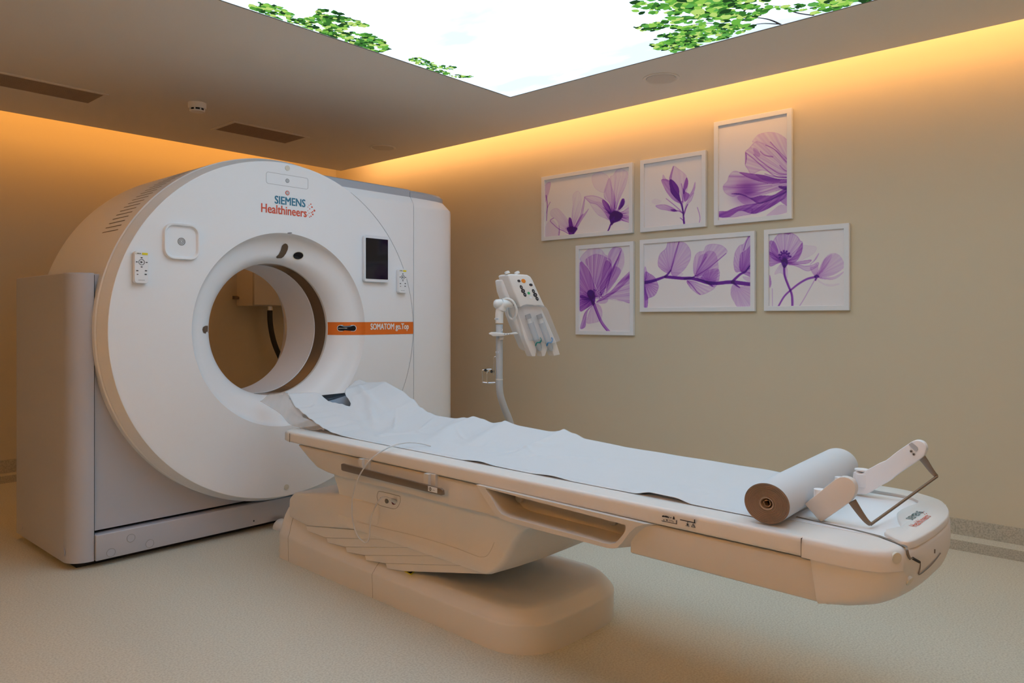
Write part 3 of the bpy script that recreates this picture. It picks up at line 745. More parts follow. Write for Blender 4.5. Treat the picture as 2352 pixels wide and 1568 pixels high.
# connector panel with two sockets
def onlift(px, py, lift_=.001):
    u_ = -.25
    for _ in range(8): vv, z = onu(px, py, u_); u_ = uprof(z)-lift_
    return T(u_, vv, z)
ol = [(868,1150),(866,1140),(868,1131),(874,1128.5),(914,1138),(919,1142),(919,1152),(914,1163),(907,1168),(898,1167),(870,1159)]
P_ = catmull([onlift(*p) for p in ol], 4, closed=True); P_.append(P_[0]); strip('socket_panel_outline', P_, .0006, M['seam'], lift)
v, f = cyl(onlift(889, 1150), tuple(-EU), .009, .004, 18); mesh('socket', v, f, M['seam'], lift)
v, f = cyl(onlift(906, 1151.5), tuple(-EU), .011, .006, 18); mesh('socket', v, f, mat('red_socket', (.16, .03, .025), .5), lift)
text('socket_mark', 'Z', onlift(873, 1144), tuple(-EV), (0, 0, 1), .008, M['ink'], lift)
# --- trunk under the rails
def trunk_seg(name, v0, v1, u0=-.3145, u1=.3145, zb=.4655):
    v, f = tbox((u0, v0, zb), (u1, v1, .556)); return mesh(name, v, f, M['couch2'], cou, bevel=.006)
profbox('trunk_head', [(1.565, .466), (2.47, .466), (2.56, .469), (2.64, .480), (2.70, .507), (2.795, .556), (1.657, .556), (1.585, .486)], -.314, .314, M['couch2'], cou, .008)
v, f = tbox((-.222, 1.08, .4655), (.314, 1.662, .556)); mesh('trunk_middle', v, f, M['couch2'], cou, smooth=False)
trunk_seg('trunk_foot', .55, 1.080)
v, f = tbox((-.28, .55, .550), (.28, 2.80, .562)); mesh('rail_channel', v, f, M['seam'], cou, smooth=False)
# --- storage tray in the near side
UO = -.334
outer = [(1094,1113),(1104,1130),(1120,1155),(1135,1178),(1147,1189),(1165,1197),(1240,1218),(1330,1241),(1392,1257.5),(1405,1259.5),(1418,1257),(1430,1245),(1445,1224),(1460,1210),(1482,1203)]
inner = [(1115,1121),(1121,1132),(1132,1150),(1143,1170),(1152,1180),(1172,1189),(1240,1207),(1330,1231),(1386,1247),(1400,1249.5),(1412,1247.5),(1421,1239),(1430,1228),(1437,1218),(1436,1205)]
po = [onu(px, py, UO) for px, py in outer]; pi_ = [onu(px, py, UO) for px, py in inner]
# tops follow a straight line under the rail
n = len(po); 
def TT(P, u, dz=0, flare=0):
    return [T(u, a-(flare*max(0, (1.25-a)/.25) if a < 1.25 else 0), b) for a, b in P]
ringsT = [TT([(a, b) for a, b in po], -.290, flare=.05), TT(po, UO+.004, flare=.004), TT([(a+(.0), b) for a, b in po], UO), TT(pi_, UO), TT([(a, b+.002) for a, b in pi_], UO+.004), TT([(a*.985+.02, b*.96+.021) for a, b in pi_], -.235)]
# make closed loops incl. top edge
v, f = loft(ringsT, cap=False, closed=True)
k = len(ringsT)-1
f.append([k*n+i for i in range(n)])
tray = mesh('storage_tray', v, f, M['couch2'], cou, ang=40)
for px, py in ((1189, 1144), (1404, 1196)):
    vv, z = onu(px, py, -.25); v, f = cyl(T(-.225, vv, z), tuple(-EU), .015, .022, 20); mesh('tray_button', v, f, M['couch2'], tray, bevel=.003)
# --- rail frame: rounded slab with softly rounded edge
hp = [(-.320, .612), (-.320, 1.5), (-.320, 2.3), (-.320, 2.855), (-.309, 2.905), (-.27, 2.928), (-.1, 2.94), (.1, 2.94), (.27, 2.928), (.309, 2.905), (.320, 2.855), (.320, 2.3), (.320, 1.5), (.320, .612)]
def raill(d, z): return [T(x-(d if x > 0 else -d)*(abs(x) > .2), y-(d if y > 2.8 else 0), z) for x, y in hp]
v, f = loft([raill(.008, .5605), raill(.002, .562), raill(0, .566), raill(0, .569), raill(0.0005, .593), raill(.001, .5965), raill(.0025, .6005), raill(.0052, .6038), raill(.0085, .6056), raill(.012, .606), raill(.016, .606), raill(.05, .606)])
rf = mesh('side_rail', v, f, M['couch'], cou, ang=60)
v, f = tbox((-.3216, 2.842, .562), (-.3200, 2.845, .600)); mesh('rail_joint', v, f, M['seam'], rf, smooth=False)
# --- foot end cover
foot = [(-.321, .612), (-.3235, .56), (-.322, .50), (-.306, .452), (-.272, .424), (-.237, .4135), (-.17, .405), (-.109, .401), (-.04, .400), (.014, .402), (.10, .412), (.181, .434), (.24, .467), (.285, .525), (.312, .58), (.321, .612)]
FP = [(p.x, p.y) for p in catmull([Vector((*p, 0)) for p in foot], 4)]
def footring(z, d, lu=.3):
    out = []
    for x, y in FP:
        ty = min(1, max(0, (.612-y)/.15)); wx = 1 if x > 0.05 else lu
        sx = -math.copysign(1, x)*min(1, abs(x)/.32)*d*wx*.8
        yy = y+d*ty
        if z < .5595 and x < 0: x = x*.979
        if z < .5595: yy = min(yy, .578+.016*(z-.46)/.10)
        out.append(T(x+sx, yy, z))
    return out
v, f = loft([footring(.4605, .15, .10), footring(.462, .11, .07), footring(.468, .075, .045), footring(.478, .045, .02), footring(.492, .022, .01), footring(.51, .008, 0), footring(.535, 0), footring(.5594, -.001), footring(.5606, -.001), footring(.590, 0), footring(.600, .004, 1), footring(.6045, .010, 1), footring(.606, .018, 1)])
ft = mesh('foot_cover', v, f, M['couch'], cou, ang=50)
v, f = tbox((-.3222, .6115, .562), (-.30, .6123, .6035)); mesh('cover_joint', v, f, M['seam'], ft, smooth=False)
# plugs on the corner
def onfoot(px, py, z):      # rounded corner, hit along a plane of constant height
    u_, v_ = onz(px, py, z); return T(u_, v_, z)
# --- top of the foot end: raised end cap with notch, tray and far lip
cap = [(-.229, .416), (-.109, .403), (.014, .404), (.10, .414), (.178, .437), (.236, .468), (.278, .527), (.300, .59), (.300, .68), (.245, .70), (.235, .64), (.228, .560), (.205, .520), (.165, .502), (.10, .510), (.03, .512), (-.02, .498), (-.06, .483), (-.09, .470), (-.120, .466), (-.155, .476), (-.182, .479), (-.203, .462)]
cp = [(p.x, p.y) for p in catmull([Vector((*p, 0)) for p in cap], 3, closed=True)]
cc_ = (.05, .455)
v, f = loft([[T(x, y, .600) for x, y in cp], [T(x, y, .613) for x, y in cp], [T(x, y, .616) for x, y in inset(cp, .003, (.05, .46))]])
cape = mesh('end_cap', v, f, M['couch'], cou, ang=60)
v, f = tbox((-.20, .45, .604), (.225, .76, .6075)); mesh('tray_floor', v, f, M['white'], cou, smooth=False)
# groove between near rail and moving top
G = [PZ(px, py, .6068) for px, py in ((1828,1187.5),(1900,1204),(1960,1217),(2020,1232),(2050,1243),(2083,1257))]
GV = []; 
for i, p in enumerate(G):
    GV += [p+EU*.007+Vector((0, 0, .001)), p-EU*.004+Vector((0, 0, .001))]
mesh('slide_groove', GV, [[2*i, 2*i+1, 2*i+3, 2*i+2] for i in range(len(G)-1)], M['seam'], cou, smooth=False)
def onend(px, py):          # end face of the foot cover (about v = .40)
    p = None; v_ = .40
    for _ in range(12):
        r = ray(px, py); t_ = (v_+TO.dot(EV))/r.dot(EV); q = C0+r*t_-TO; u_ = q.dot(EU)
        best = min(FP, key=lambda a: abs(a[0]-u_) if a[1] < .6 else 9)
        nv = best[1]-.0015+(.022 if q.z < .50 else 0); v_ += (nv-v_)*.6
    return TO+q*1.0
def endline(name, pts, wd, m): 
    return strip(name, catmull([onend(*p) for p in pts], 4), wd, m, ft)
endline('end_joint', [(2083, 1262), (2086, 1274), (2090, 1283)], .0028, M['seam'])
endline('end_joint', [(2094, 1281), (2104, 1286), (2113, 1291), (2113, 1305), (2111, 1319), (2128, 1307), (2145, 1290), (2160, 1270)], .0013, M['seam'])
endline('latch_slot', [(2096, 1281.5), (2104, 1286), (2112, 1290.5)], .0030, M['dark'])
endline('latch_slot', [(2147, 1261), (2146.5, 1270)], .0018, M['seam'])
for px, py, r_ in ((2064, 1283, .0115), (2092, 1336, .0105)):
    r_ = r_
    c = onend(px, py); uu = (c-TO).dot(EU)
    kk = min(range(1, len(FP)-1), key=lambda i_: abs(FP[i_][0]-uu)+(0 if FP[i_][1] < .6 else 9)); tx_, ty_ = FP[kk+1][0]-FP[kk-1][0], FP[kk+1][1]-FP[kk-1][1]
    dv = (EU*(ty_) - EV*(tx_)); dv = dv if dv.dot(FW) < 0 else -dv; dv.normalize()
    if py > 1300: dv = (dv+Vector((0, 0, -.45))).normalized()
    v, f = cyl(c-dv*.0105, tuple(dv), r_, .0065 if py < 1300 else .0095, 24); mesh('round_plug', v, f, M['cream'], ft, smooth=False)
# logo on the end cap: reads across the couch
lx = (PZ(2135, 1184, .6165)-PZ(2103, 1207, .6165)); lx.z = 0; lx.normalize(); ly = Vector((-lx.y, lx.x, 0))
lo = PZ(2096, 1194, .6165)
text('logo_lettering', 'SIEMENS', lo, tuple(lx), tuple(ly), .098, M['dk_teal'], cape, bold=.004, height=.016)
lo = PZ(2105.5, 1210, .6165)
text('logo_lettering', 'Healthineers', lo, tuple(lx), tuple(ly), .125, M['redor'], cape, bold=.004, height=.017)
vs = [cyl(PZ(px, py, .6165), (0, 0, 1), .0013, .0006, 10) for px, py in ((2113,1175),(2117,1177),(2121,1178),(2124,1181),(2128,1179),(2130,1183),(2122,1174.5))]
v, f = join(vs); mesh('logo_dots', v, f, M['redor'], cape, smooth=False)
# --- cradle (moving table top) under the paper
def crad(v_, z0=.6085, dip=.006):
    return [T(u, v_, z0+ 0 - dip*(1-(u/.24)**2)) for u in np.linspace(-.205, .222, 15)] + [T(u, v_, z0-.008) for u in (.222, -.205)]
rr = []
for v_ in np.linspace(.735, 2.70, 30): rr.append(crad(v_, .6085))
v, f = loft(rr); mesh('sliding_cradle', v, f, M['white'], cou, ang=50)
# --- accessory rail under the near side rail
UA = -.345
v, f = prism([T(UA, a, b) for a, b in ((2.412, .5065), (2.414, .529), (2.402, .5325), (1.822, .5275), (1.810, .523), (1.808, .508), (1.818, .5045), (2.402, .504))], EU*.008)
ar = mesh('accessory_rail', v, f, M['steel_dk'], cou, bevel=.0015)
for px in (834, 985):
    vv, _ = onu(px, 1060 if px == 834 else 1097, -.325)
    v, f = join([tbox((-.338, vv-.012, .525), (-.325, vv+.012, .563)), tbox((-.326, vv-.035, .505), (-.30, vv+.012, .563))]); mesh('rail_bracket', v, f, M['couch2'], ar, smooth=False)
v, f = tbox((UA-.001, 1.838, .509), (UA, 1.885, .526)); lb = mesh('rail_label', v, f, M['frame'], ar, smooth=False)
c = T(UA-.0012, 1.873, .5175); v, f = ring_prism([c+EV*(.0062*math.cos(a))+Vector((0, 0, .0062*math.sin(a))) for a in np.linspace(0, 6.2832, 20, endpoint=False)], [c+EV*(.0048*math.cos(a))+Vector((0, 0, .0048*math.sin(a))) for a in np.linspace(0, 6.2832, 20, endpoint=False)], -EU*.0005)
b_ = tbox((UA-.0018, 1.872, .513), (UA-.001, 1.874, .522)); v, f = join([(v, f), b_]); mesh('label_symbol', v, f, M['ink'], lb, smooth=False)
text('label_lettering', '200 N', T(UA-.001, 1.860, .515), tuple(-EV), (0, 0, 1), .011, M['ink'], lb)
# --- load marks printed on the rail
UM = -.3222; mk = []
def mb(pts, w_=None): mk.append(prism([sidept(px, py, UM) for px, py in pts], -EU*.0006))
def ml(a, b, w_=1.1):
    d_ = Vector((b[0]-a[0], b[1]-a[1], 0)); n_ = Vector((-d_.y, d_.x, 0)).normalized()*w_/2
    mb([(a[0]+n_.x, a[1]+n_.y), (b[0]+n_.x, b[1]+n_.y), (b[0]-n_.x, b[1]-n_.y), (a[0]-n_.x, a[1]-n_.y)])
ml((1519.5, 1195.5), (1555, 1203), 1.2); ml((1554, 1203.2), (1554, 1194.5), 1.5)
ml((1562, 1193), (1597, 1200.6), 1.8); ml((1595.5, 1201), (1595.5, 1192.5), 2)
mb([(1520.5,1184.5),(1523,1183),(1526,1184.5),(1530,1184),(1535,1186),(1535.5,1188.5),(1530,1187.8),(1526,1186.8),(1523,1187),(1521,1186.5)])
mb([(1530,1184.8),(1536.3,1188),(1536.3,1186),(1537.2,1186),(1537.2,1189.3),(1530,1187.8)])
ml((1539.5, 1188.2), (1542.5, 1188.9), .8); ml((1541, 1187), (1541, 1190), .8)
mb([(1545.3,1192),(1545.8,1188),(1547,1186.8),(1546.8,1185.3),(1548.6,1185.6),(1548.6,1187),(1549.5,1188.8),(1549.8,1192.8)])
mb([(1529.2,1192.2),(1534.5,1193.4),(1532.2,1196)]); mb([(1524,1192.5),(1526,1193),(1526,1194.6),(1524,1194)])
ml((1579.3, 1198), (1579.3, 1205.5), .9); mb([(1576.4,1202.3),(1582,1203.4),(1579.3,1206.6)]); ml((1575, 1206.2), (1583.6, 1208.2), .9)
for a, b in (((1592, 1202), (1588, 1209.2)), ((1588, 1209.2), (1597, 1211)), ((1597, 1211), (1592, 1202)), ((1592.3, 1205), (1592.3, 1208.2))): ml(a, b, .85)
v, f = join(mk); lm = mesh('load_symbols', v, f, M['ink'], rf, smooth=False)
text('load_lettering', '227Kg', sidept(1536.5, 1197.3, UM-.0003), tuple(-EV), (0, 0, 1), .0135, M['ink'], rf, bold=.015, lift=.0003)

# ------------------------------------------------------------------ head support and plastic cover
def UV(px, py, u): vv, z = onu(px, py, u); return T(u, vv, z)
hs = thing('head_support', 'grey foam head support under clear plastic film at the scanner end of the couch', 'head support', T(0, 3.0, .61))
rr = []
for v_, zc_, w_ in ((2.60, .607, .10), (2.70, .612, .12), (2.80, .622, .14), (2.9, .640, .17), (2.97, .668, .18), (3.04, .690, .18), (3.10, .702, .18)):
    top = [T(u, v_, zc_-.012+.030*(u/.18)**2+.03*max(0, u)) for u in np.linspace(-w_, w_, 11)]; bot = [T(u, v_, zc_-.020+.040*(u/.18)**2+.03*max(0, u)) for u in np.linspace(w_*.95, -w_*.95, 11)]
    rr.append(top+bot)
v, f = loft(rr); mesh('foam_cradle', v, f, M['foam'], hs, ang=50)
v, f = loft([[T(u, v_, z) for u, z in ((-.12, zb_), (.12, zb_), (.12, zt), (-.12, zt))] for v_, zb_, zt in ((2.6, .596, .600), (2.9, .608, .618), (3.08, .63, .655))])
mesh('holder_arm', v, f, M['foam'], hs)
# plastic film: crumpled sheet wrapping the head end
film = [[(596, 921, -.13), (640, 948, -.17), (665, 974, -.215), (700, 983, -.235), (745, 986, -.24)],
        [(612, 912, -.12), (648, 925, -.165), (672, 951, -.20), (705, 969, -.225), (742, 984, -.235)],
        [(630, 899, -.09), (660, 905, -.155), (684, 937, -.19), (712, 960, -.215), (738, 979, -.23)],
        [(652, 893, -.07), (662, 908, -.155), (688, 943, -.19), (716, 964, -.215), (744, 982, -.23)]]
g = [[UV(*p) + Vector((0, 0, -.012 if i == 3 else 0)) for p in row] for i, row in enumerate(film)]
# subdivide grid with crumple
gg = [catmull(r_, 6) for r_ in g]; cols = list(zip(*gg)); dense = [catmull(c, 6) for c in cols]
nx_, ny_ = len(dense), len(dense[0]); Vv = []
for i, c in enumerate(dense):
    for j, p in enumerate(c):
        a = .005*math.sin(i*.55+j*.32)+.0035*math.sin(i*.3-j*.6)
        Vv.append(p+Vector((0, .5, 1))*a*(0 if j in (0,) else 1)-EV*.004)
Ff = [[i*ny_+j, (i+1)*ny_+j, (i+1)*ny_+j+1, i*ny_+j+1] for i in range(nx_-1) for j in range(ny_-1)]
mesh('plastic_film', Vv, Ff, M['plastic'], hs, ang=20)
# dark opening under film


# ------------------------------------------------------------------ paper sheet
NE = [(3.013,.754),(2.922,.696),(2.86,.674),(2.809,.657),(2.75,.640),(2.703,.627),(2.63,.615),(2.552,.610),(2.426,.607),(2.271,.607),(1.854,.607),(1.74,.614),(1.66,.6085),(1.52,.6075),(1.42,.6125),(1.33,.6075),(1.22,.6075),(1.12,.608),(1.06,.619),(.99,.618),(.93,.6085),(.85,.608),(.78,.608),(.70,.609)]
FE = [(3.16,.76),(3.134,.782),(3.06,.772),(3.00,.777),(2.909,.784),(2.784,.749),(2.697,.716),(2.633,.680),(2.58,.662),(2.514,.652),(2.401,.650),(2.327,.656),(2.277,.671),(2.223,.665),(2.161,.654),(2.11,.659),(2.084,.666),(1.99,.658),(1.851,.652),(1.791,.655),(1.764,.666),(1.719,.658),(1.658,.643),(1.48,.634),(1.2,.630),(.965,.627),(.85,.622),(.70,.614)]
def interp(P, v_):
    if v_ >= P[0][0]: return P[0][1]
    for (a, b), (c, d) in zip(P, P[1:]):
        if c <= v_ <= a:
            t_ = (a-v_)/(a-c); t_ = t_*t_*(3-2*t_) if a-c < .12 else t_; return b+(d-b)*t_
    return P[-1][1]
HE = [(0, 3.013), (.16, 3.045), (.30, 3.035), (.38, 2.93), (.47, 2.84), (.52, 2.87), (.58, 2.96), (.68, 3.02), (.8, 3.08), (1, 3.15)]
def head_v(s):
    for (a, b), (c, d) in zip(HE, HE[1:]):
        if a <= s <= c: return b+(d-b)*(s-a)/(c-a)
    return HE[-1][1]
def wr(u, v_):      # creases
    z = 0
    for (cu, cv, L, ang_, wdt, amp) in ((.10, 2.28, .20, 25, .035, .014), (.16, 2.07, .22, 15, .030, .012), (.15, 1.77, .20, 8, .022, .013), (-.02, 1.80, .16, -35, .014, .007),
                                        (.02, 2.72, .16, 60, .02, .010), (.10, 2.85, .14, 80, .018, .010), (-.02, 2.52, .18, 35, .03, .010), (.0, 2.92, .10, 55, .012, .008),
                                        (.05, 2.40, .18, -20, .025, .008), (-.05, 2.15, .2, 40, .025, .006), (.0, 1.62, .25, -60, .018, .005), (-.08, 2.62, .2, 70, .012, .005), (.0, 1.3, .4, 84, .010, .0022), (-.1, 1.0, .3, 80, .010, .003), (.06, 2.60, .10, 50, .006, .005), (-.05, 2.78, .09, 65, .006, .004), (.02, 2.36, .07, 85, .006, .004), (.13, 2.46, .10, 30, .010, .007), (.07, 2.18, .09, 60, .007, .004), (-.06, 1.93, .12, 20, .010, .004), (.0, 1.72, .10, 70, .006, .005), (.03, 1.50, .12, 80, .006, .003), (-.15, 1.15, .25, 86, .006, .002), (-.12, 2.95, .08, 40, .008, .005), (.14, 2.98, .07, 70, .008, .007)):
        a = math.radians(ang_); x = u-cu; y = v_-cv; p = x*math.cos(a)+y*math.sin(a); q = -x*math.sin(a)+y*math.cos(a)
        z += amp*math.exp(-(q/wdt)**2-(p/L)**4)
    z += .0016*math.sin(9*u+7*v_+3*math.sin(5*v_))*math.sin(13*v_-8*u)
    return z
NS, NV = 60, 420; Vv = []
for i in range(NV+1):
    for j in range(NS+1):
        s = j/NS; hv = head_v(s); v_ = hv+(.70-hv)*(i/NV)
        u = -.24+.48*s + (.006*math.sin(7*v_) if j == 0 else 0)*0
        zn, zf = interp(NE, v_), interp(FE, v_)
        k = s**1.5; dip = 4*s*(1-s)
        z = zn+(zf-zn)*k - dip*min(.012, .25*max(0, zf-.60)) + wr(u, v_)*min(1, 5*s*(1.0)+.05)*(1-.55*s*s)
        zmin = .6100
        Vv.append(T(u, v_, max(z, zmin if s > .04 else .6075)))
Ff = [[i*(NS+1)+j, i*(NS+1)+j+1, (i+1)*(NS+1)+j+1, (i+1)*(NS+1)+j] for i in range(NV) for j in range(NS)]
o = mesh('paper_sheet', Vv, Ff, M['paper'], None, origin=T(0, 1.8, .607), ang=80)
sm = o.modifiers.new('thick', 'SOLIDIFY'); sm.thickness = .0006; sm.offset = 1
tag(o, 'white disposable paper sheet spread along the couch, rumpled at the scanner end', 'paper sheet')

# ------------------------------------------------------------------ paper roll
ra = T(-.287, .709, 0); rb = T(.262, .740, 0); RR = .0505; ZC = .6110+RR*.955
ra.z = ZC-.001; rb.z = ZC+.009; ax = (rb-ra).normalized(); upv = Vector((0, 0, 1)); sd = ax.cross(upv).normalized()
roll = thing('paper_roll', 'thick roll of white couch paper lying across the foot end of the couch', 'paper roll', (ra+rb)/2-Vector((0, 0, RR)))
def rcirc(c, r, n=56, sq=.955): return [c+sd*(r*1.09*math.cos(2*math.pi*k/n))+upv*(r*sq*math.sin(2*math.pi*k/n)) for k in range(n)]
rad = []
x = RR
while x > .0185: rad.append(x); x -= .0022
rings3 = [rcirc(rb, .0185), rcirc(rb+ax*.001, RR-.003), rcirc(rb, RR), rcirc(ra+ax*.002, RR)]
v, f = loft(rings3, cap=False); mesh('outer_wrap', v, f, M['paper'], roll, ang=40)
er = [rcirc(ra+ax*.002, RR)]
for i, r_ in enumerate(rad[1:]+[.0165]):
    er += [rcirc(ra+ax*(.0 if i % 2 else .0006), r_+.0016), rcirc(ra+ax*(.0016), r_+.0004)]
v, f = loft(er, cap=False); mesh('wound_edge', v, f, M['rollend'], roll, ang=20)
v, f = loft([rcirc(ra+ax*.0005, .0165), rcirc(ra-ax*.0005, .0155), rcirc(ra+ax*.0008, .0130), rcirc(ra+ax*.03, .0125), rcirc(ra+ax*.2, .0125)], cap=False); 
mesh('cardboard_core', v, f, M['kraft'], roll, ang=40)
v, f = cyl(ra+ax*.035, ax, .0124, .002, 30); mesh('core_plug', v, f, M['dark'], roll)
tw = []
for k in range(5):
    a0_ = k*1.3; tw.append(tube([ra+ax*.003+sd*(.008*math.cos(a0_+t_))+upv*(.0075*math.sin(a0_+t_))+ax*.004*t_ for t_ in np.linspace(0, 1.2, 6)], .0013, 6))
v, f = join(tw); mesh('core_paper', v, f, M['kraft'], roll)

# ------------------------------------------------------------------ arm rest bracket (two white arms joined by a metal rod)
br = thing('arm_bracket', 'white two-armed couch bracket joined by a bent bronze metal rod, on the foot end', 'bracket', T(0, .58, .608))
def plate(name, pxs, u, th, parent, m, sub=6, bev=.002):
    P = catmull([UV(px, py, u) for px, py in pxs], 2, True) if sub == 2 else [UV(px, py, u) for px, py in pxs]; v, f = prism(P, EU*th); return mesh(name, v, f, m, parent, bevel=bev, ang=40)
near = [(1848,1157),(1883,1197),(1886,1198),(1930,1168),(1955,1149),(1962,1138),(1965,1127),(1965,1118),(1962,1110),(1957,1103),(1950,1098),(1940,1095),(1930,1095),(1921,1099),(1915,1103)]
pn = plate('near_arm', near, -.17, .020, br, M['couch'])
v, f = cyl(UV(1882, 1134, -.145)-Vector((0, 0, .018)), (0, 0, 1), .013, .03, 24); mesh('arm_post', v, f, M['white'], br)
v, f = cyl(UV(1880, 1126.5, -.145), (0, 0, 1), .0085, .004, 20); mesh('post_cap', v, f, M['dark'], br)
v, f = cyl(UV(1927, 1096, -.150)-Vector((0, 0, .035)), (0, 0, 1), .0095, .036, 24); mesh('arm_knob', v, f, M['white'], br)
far = [(1960,1084),(1960,1131),(1972,1134),(1990,1134),(2004,1127),(2020,1117),(2040,1106),(2062,1089),(2090,1070),(2112,1055),(2122,1046),(2127,1034),(2127,1026),(2122,1017),(2113,1012),(2103,1011),(2094,1014),(2085,1020),(2060,1037),(2036,1056),(2020,1063),(2000,1074),(1990,1079),(1980,1087)]
PF = []
def bendu(px):      # the arm steps outward half-way
    return .150 if px < 2010 else (.150+.020*(px-2010)/30 if px < 2040 else .170)
for side in (0, .018):
    pass
Pf = catmull([UV(px, py, .16) for px, py in far], 3, True)
v, f = prism(Pf, EU*.020); pf = mesh('far_arm', v, f, M['white'], br, bevel=.002, ang=40)
v, f = cyl(UV(1981, 1087, .175)-Vector((0, 0, .035)), (0, 0, 1), .020, .036, 28); mesh('arm_post', v, f, M['white'], br, bevel=.0015)
v, f = cyl(UV(1979, 1080, .175), (0, 0, 1), .018, .004, 28); mesh('post_cap', v, f, M['white'], br)
for px, py in ((2093, 1036), (2099, 1043)):
    c = UV(px, py, .1595); v, f = cyl(c, tuple(-EU), .0036, .0012, 16); mesh('bolt', v, f, M['steel'], pf)
    v, f = cyl(c-EU*.0012, tuple(-EU), .0017, .0004, 12); mesh('bolt_hole', v, f, M['dark'], pf)
slot = [(2087,1020),(2094,1028),(2101,1035),(2106,1035.5),(2109,1032),(2108,1027),(2101,1021),(2094,1015.5)]
P_ = [UV(px, py, .1595) for px, py in slot]; v, f = prism(P_, -EU*.0006); mesh('arm_slot', v, f, M['steelpole'], pf, smooth=False)
A1, B1 = UV(2000, 1204, -.15), UV(2152, 1094, .185)
def flatbar(P, W, name):
    rings_ = []
    for i, (p, w_, t2) in enumerate(zip(P, W[0], W[1])):
        d_ = (P[min(i+1, len(P)-1)]-P[max(i-1, 0)]).normalized(); s_ = d_.cross(EU).normalized()
        rings_.append([p+s_*w_+EU*t2, p-s_*w_+EU*t2, p-s_*w_-EU*t2, p+s_*w_-EU*t2])
    v, f = loft(rings_); return mesh(name, v, f, M['steel_dk'], br, bevel=.0008, ang=30)
flatbar(catmull([UV(1957, 1150, -.15), UV(1967, 1165, -.15), UV(1978, 1181, -.15), UV(1990, 1196, -.15), A1], 4), (list(np.linspace(.0095, .0042, 17)), [.003]*17), 'rod_end')
flatbar(catmull([UV(2116, 1048, .175), UV(2125, 1060, .177), UV(2134, 1073, .18), UV(2144, 1086, .182), B1], 4), (list(np.linspace(.0095, .0042, 17)), [.003]*17), 'rod_end')
v, f = tube([A1, A1+(B1-A1)*.5, B1], .0035, 12); mesh('cross_rod', v, f, M['steel_dk'], br)

# ------------------------------------------------------------------ ECG lead
cp_ = [onlift(906, 1151, .010), onlift(897, 1145, .030)]
pth = [onlift(908, 1152, .008), onlift(897, 1146, .030), onlift(884, 1141, .035), onlift(872, 1147, .035), onlift(861, 1165, .035), UV(852, 1190, -.30), UV(849, 1220, -.305), UV(847, 1237, -.31), UV(842, 1245, -.315), UV(834, 1243, -.32), UV(821, 1229, -.33), UV(811, 1200, -.345), UV(808, 1165, -.36), UV(812, 1130, -.375), UV(824, 1095, -.385), UV(845, 1062, -.385), UV(866, 1043, -.365), UV(889, 1029, -.325), UV(912, 1020, -.27), UV(940, 1016, -.225), UV(965, 1018, -.18), UV(990, 1024, -.15)]
for i in (-1, -2, -3):
    p = pth[i]-TO; pth[i] = pth[i]
v, f = tube(catmull(pth, 8), .0026, 10); cab = mesh('sensor_lead', v, f, M['cable'], None, origin=pth[12])
tag(cab, 'thin white sensor lead looping from the couch socket up over the rail onto the paper', 'cable')
v, f = tube([pth[0], pth[0]+(pth[1]-pth[0])*.6, pth[1]], [.008, .0065, .004], 14); mesh('plug', v, f, M['cable'], cab)

# ------------------------------------------------------------------ contrast injector on a pole
inj = thing('contrast_injector', 'white twin-syringe contrast injector head tilted on a bent grey pole behind the couch', 'medical injector', (2.80, 2.50, 0))
DI = 3.70
def J(px, py, d=0.): return PD(px, py, DI+d)
pp = [PY(1170, 1050, 2.5), PY(1178, 1000, 2.5), PY(1170, 965, 2.5), PY(1158, 935, 2.5), PY(1149, 905, 2.5), PY(1147, 870, 2.5), PY(1147, 800, 2.5), PY(1147, 745, 2.5)]
b_ = Vector((pp[0].x+.0, 2.5, .10)); low = [b_, Vector((pp[0].x, 2.5, .35)), Vector((pp[0].x, 2.5, .45))]
pth = catmull(low+pp[1:], 8)
v, f = tube(pth, .0175, 20); pole = mesh('pole', v, f, M['steelpole'], inj)
v, f = tube([PY(1147, 872, 2.5), PY(1147, 870, 2.5)], .0185, 20); mesh('pole_joint', v, f, M['inj'], pole)
for px, py, w_ in ((1141, 732, .020), (1149, 757, .026), (1142, 808, .015)):
    c = PY(px, py, 2.5)-FW*.019; v, f = prism([c-RT*w_/2-Vector((0, 0, .0035)), c+RT*w_/2-Vector((0, 0, .0035)), c+RT*w_/2+Vector((0, 0, .0035)), c-RT*w_/2+Vector((0, 0, .0035))], FW*.003)
    lb_ = mesh('pole_label', v, f, M['frame'], pole, smooth=False)
    v, f = prism([c-RT*w_*.38-Vector((0, 0, .001))-FW*.0004, c+RT*w_*.38-Vector((0, 0, .001))-FW*.0004, c+RT*w_*.38+Vector((0, 0, .001))-FW*.0004, c-RT*w_*.38+Vector((0, 0, .001))-FW*.0004], -FW*.0003); mesh('label_print', v, f, M['ink'], lb_, smooth=False)
# wheeled base
pa = []
bc_ = Vector((pp[0].x, 2.5, 0))
v, f = cyl(bc_+Vector((0, 0, .075)), (0, 0, 1), .06, .05, 28, .035); pb = mesh('base_hub', v, f, M['inj'], inj)
for k in range(5):
    a = 2*math.pi*k/5+.3; d_ = Vector((math.cos(a), math.sin(a), 0)); s_ = Vector((-d_.y, d_.x, 0)); e_ = bc_+d_*.25
    v, f = loft([[bc_+d_*.03+s_*x*.028+Vector((0, 0, .085+y*.018)) for x, y in ((-1,-1),(1,-1),(1,1),(-1,1))], [e_+s_*x*.016+Vector((0, 0, .072+y*.010)) for x, y in ((-1,-1),(1,-1),(1,1),(-1,1))]])
    lg = mesh('leg', v, f, M['inj'], inj, bevel=.004)
    v, f = cyl(e_-s_*.012+Vector((0, 0, .031)), s_, .030, .024, 24); mesh('caster', v, f, M['rubber'], lg)
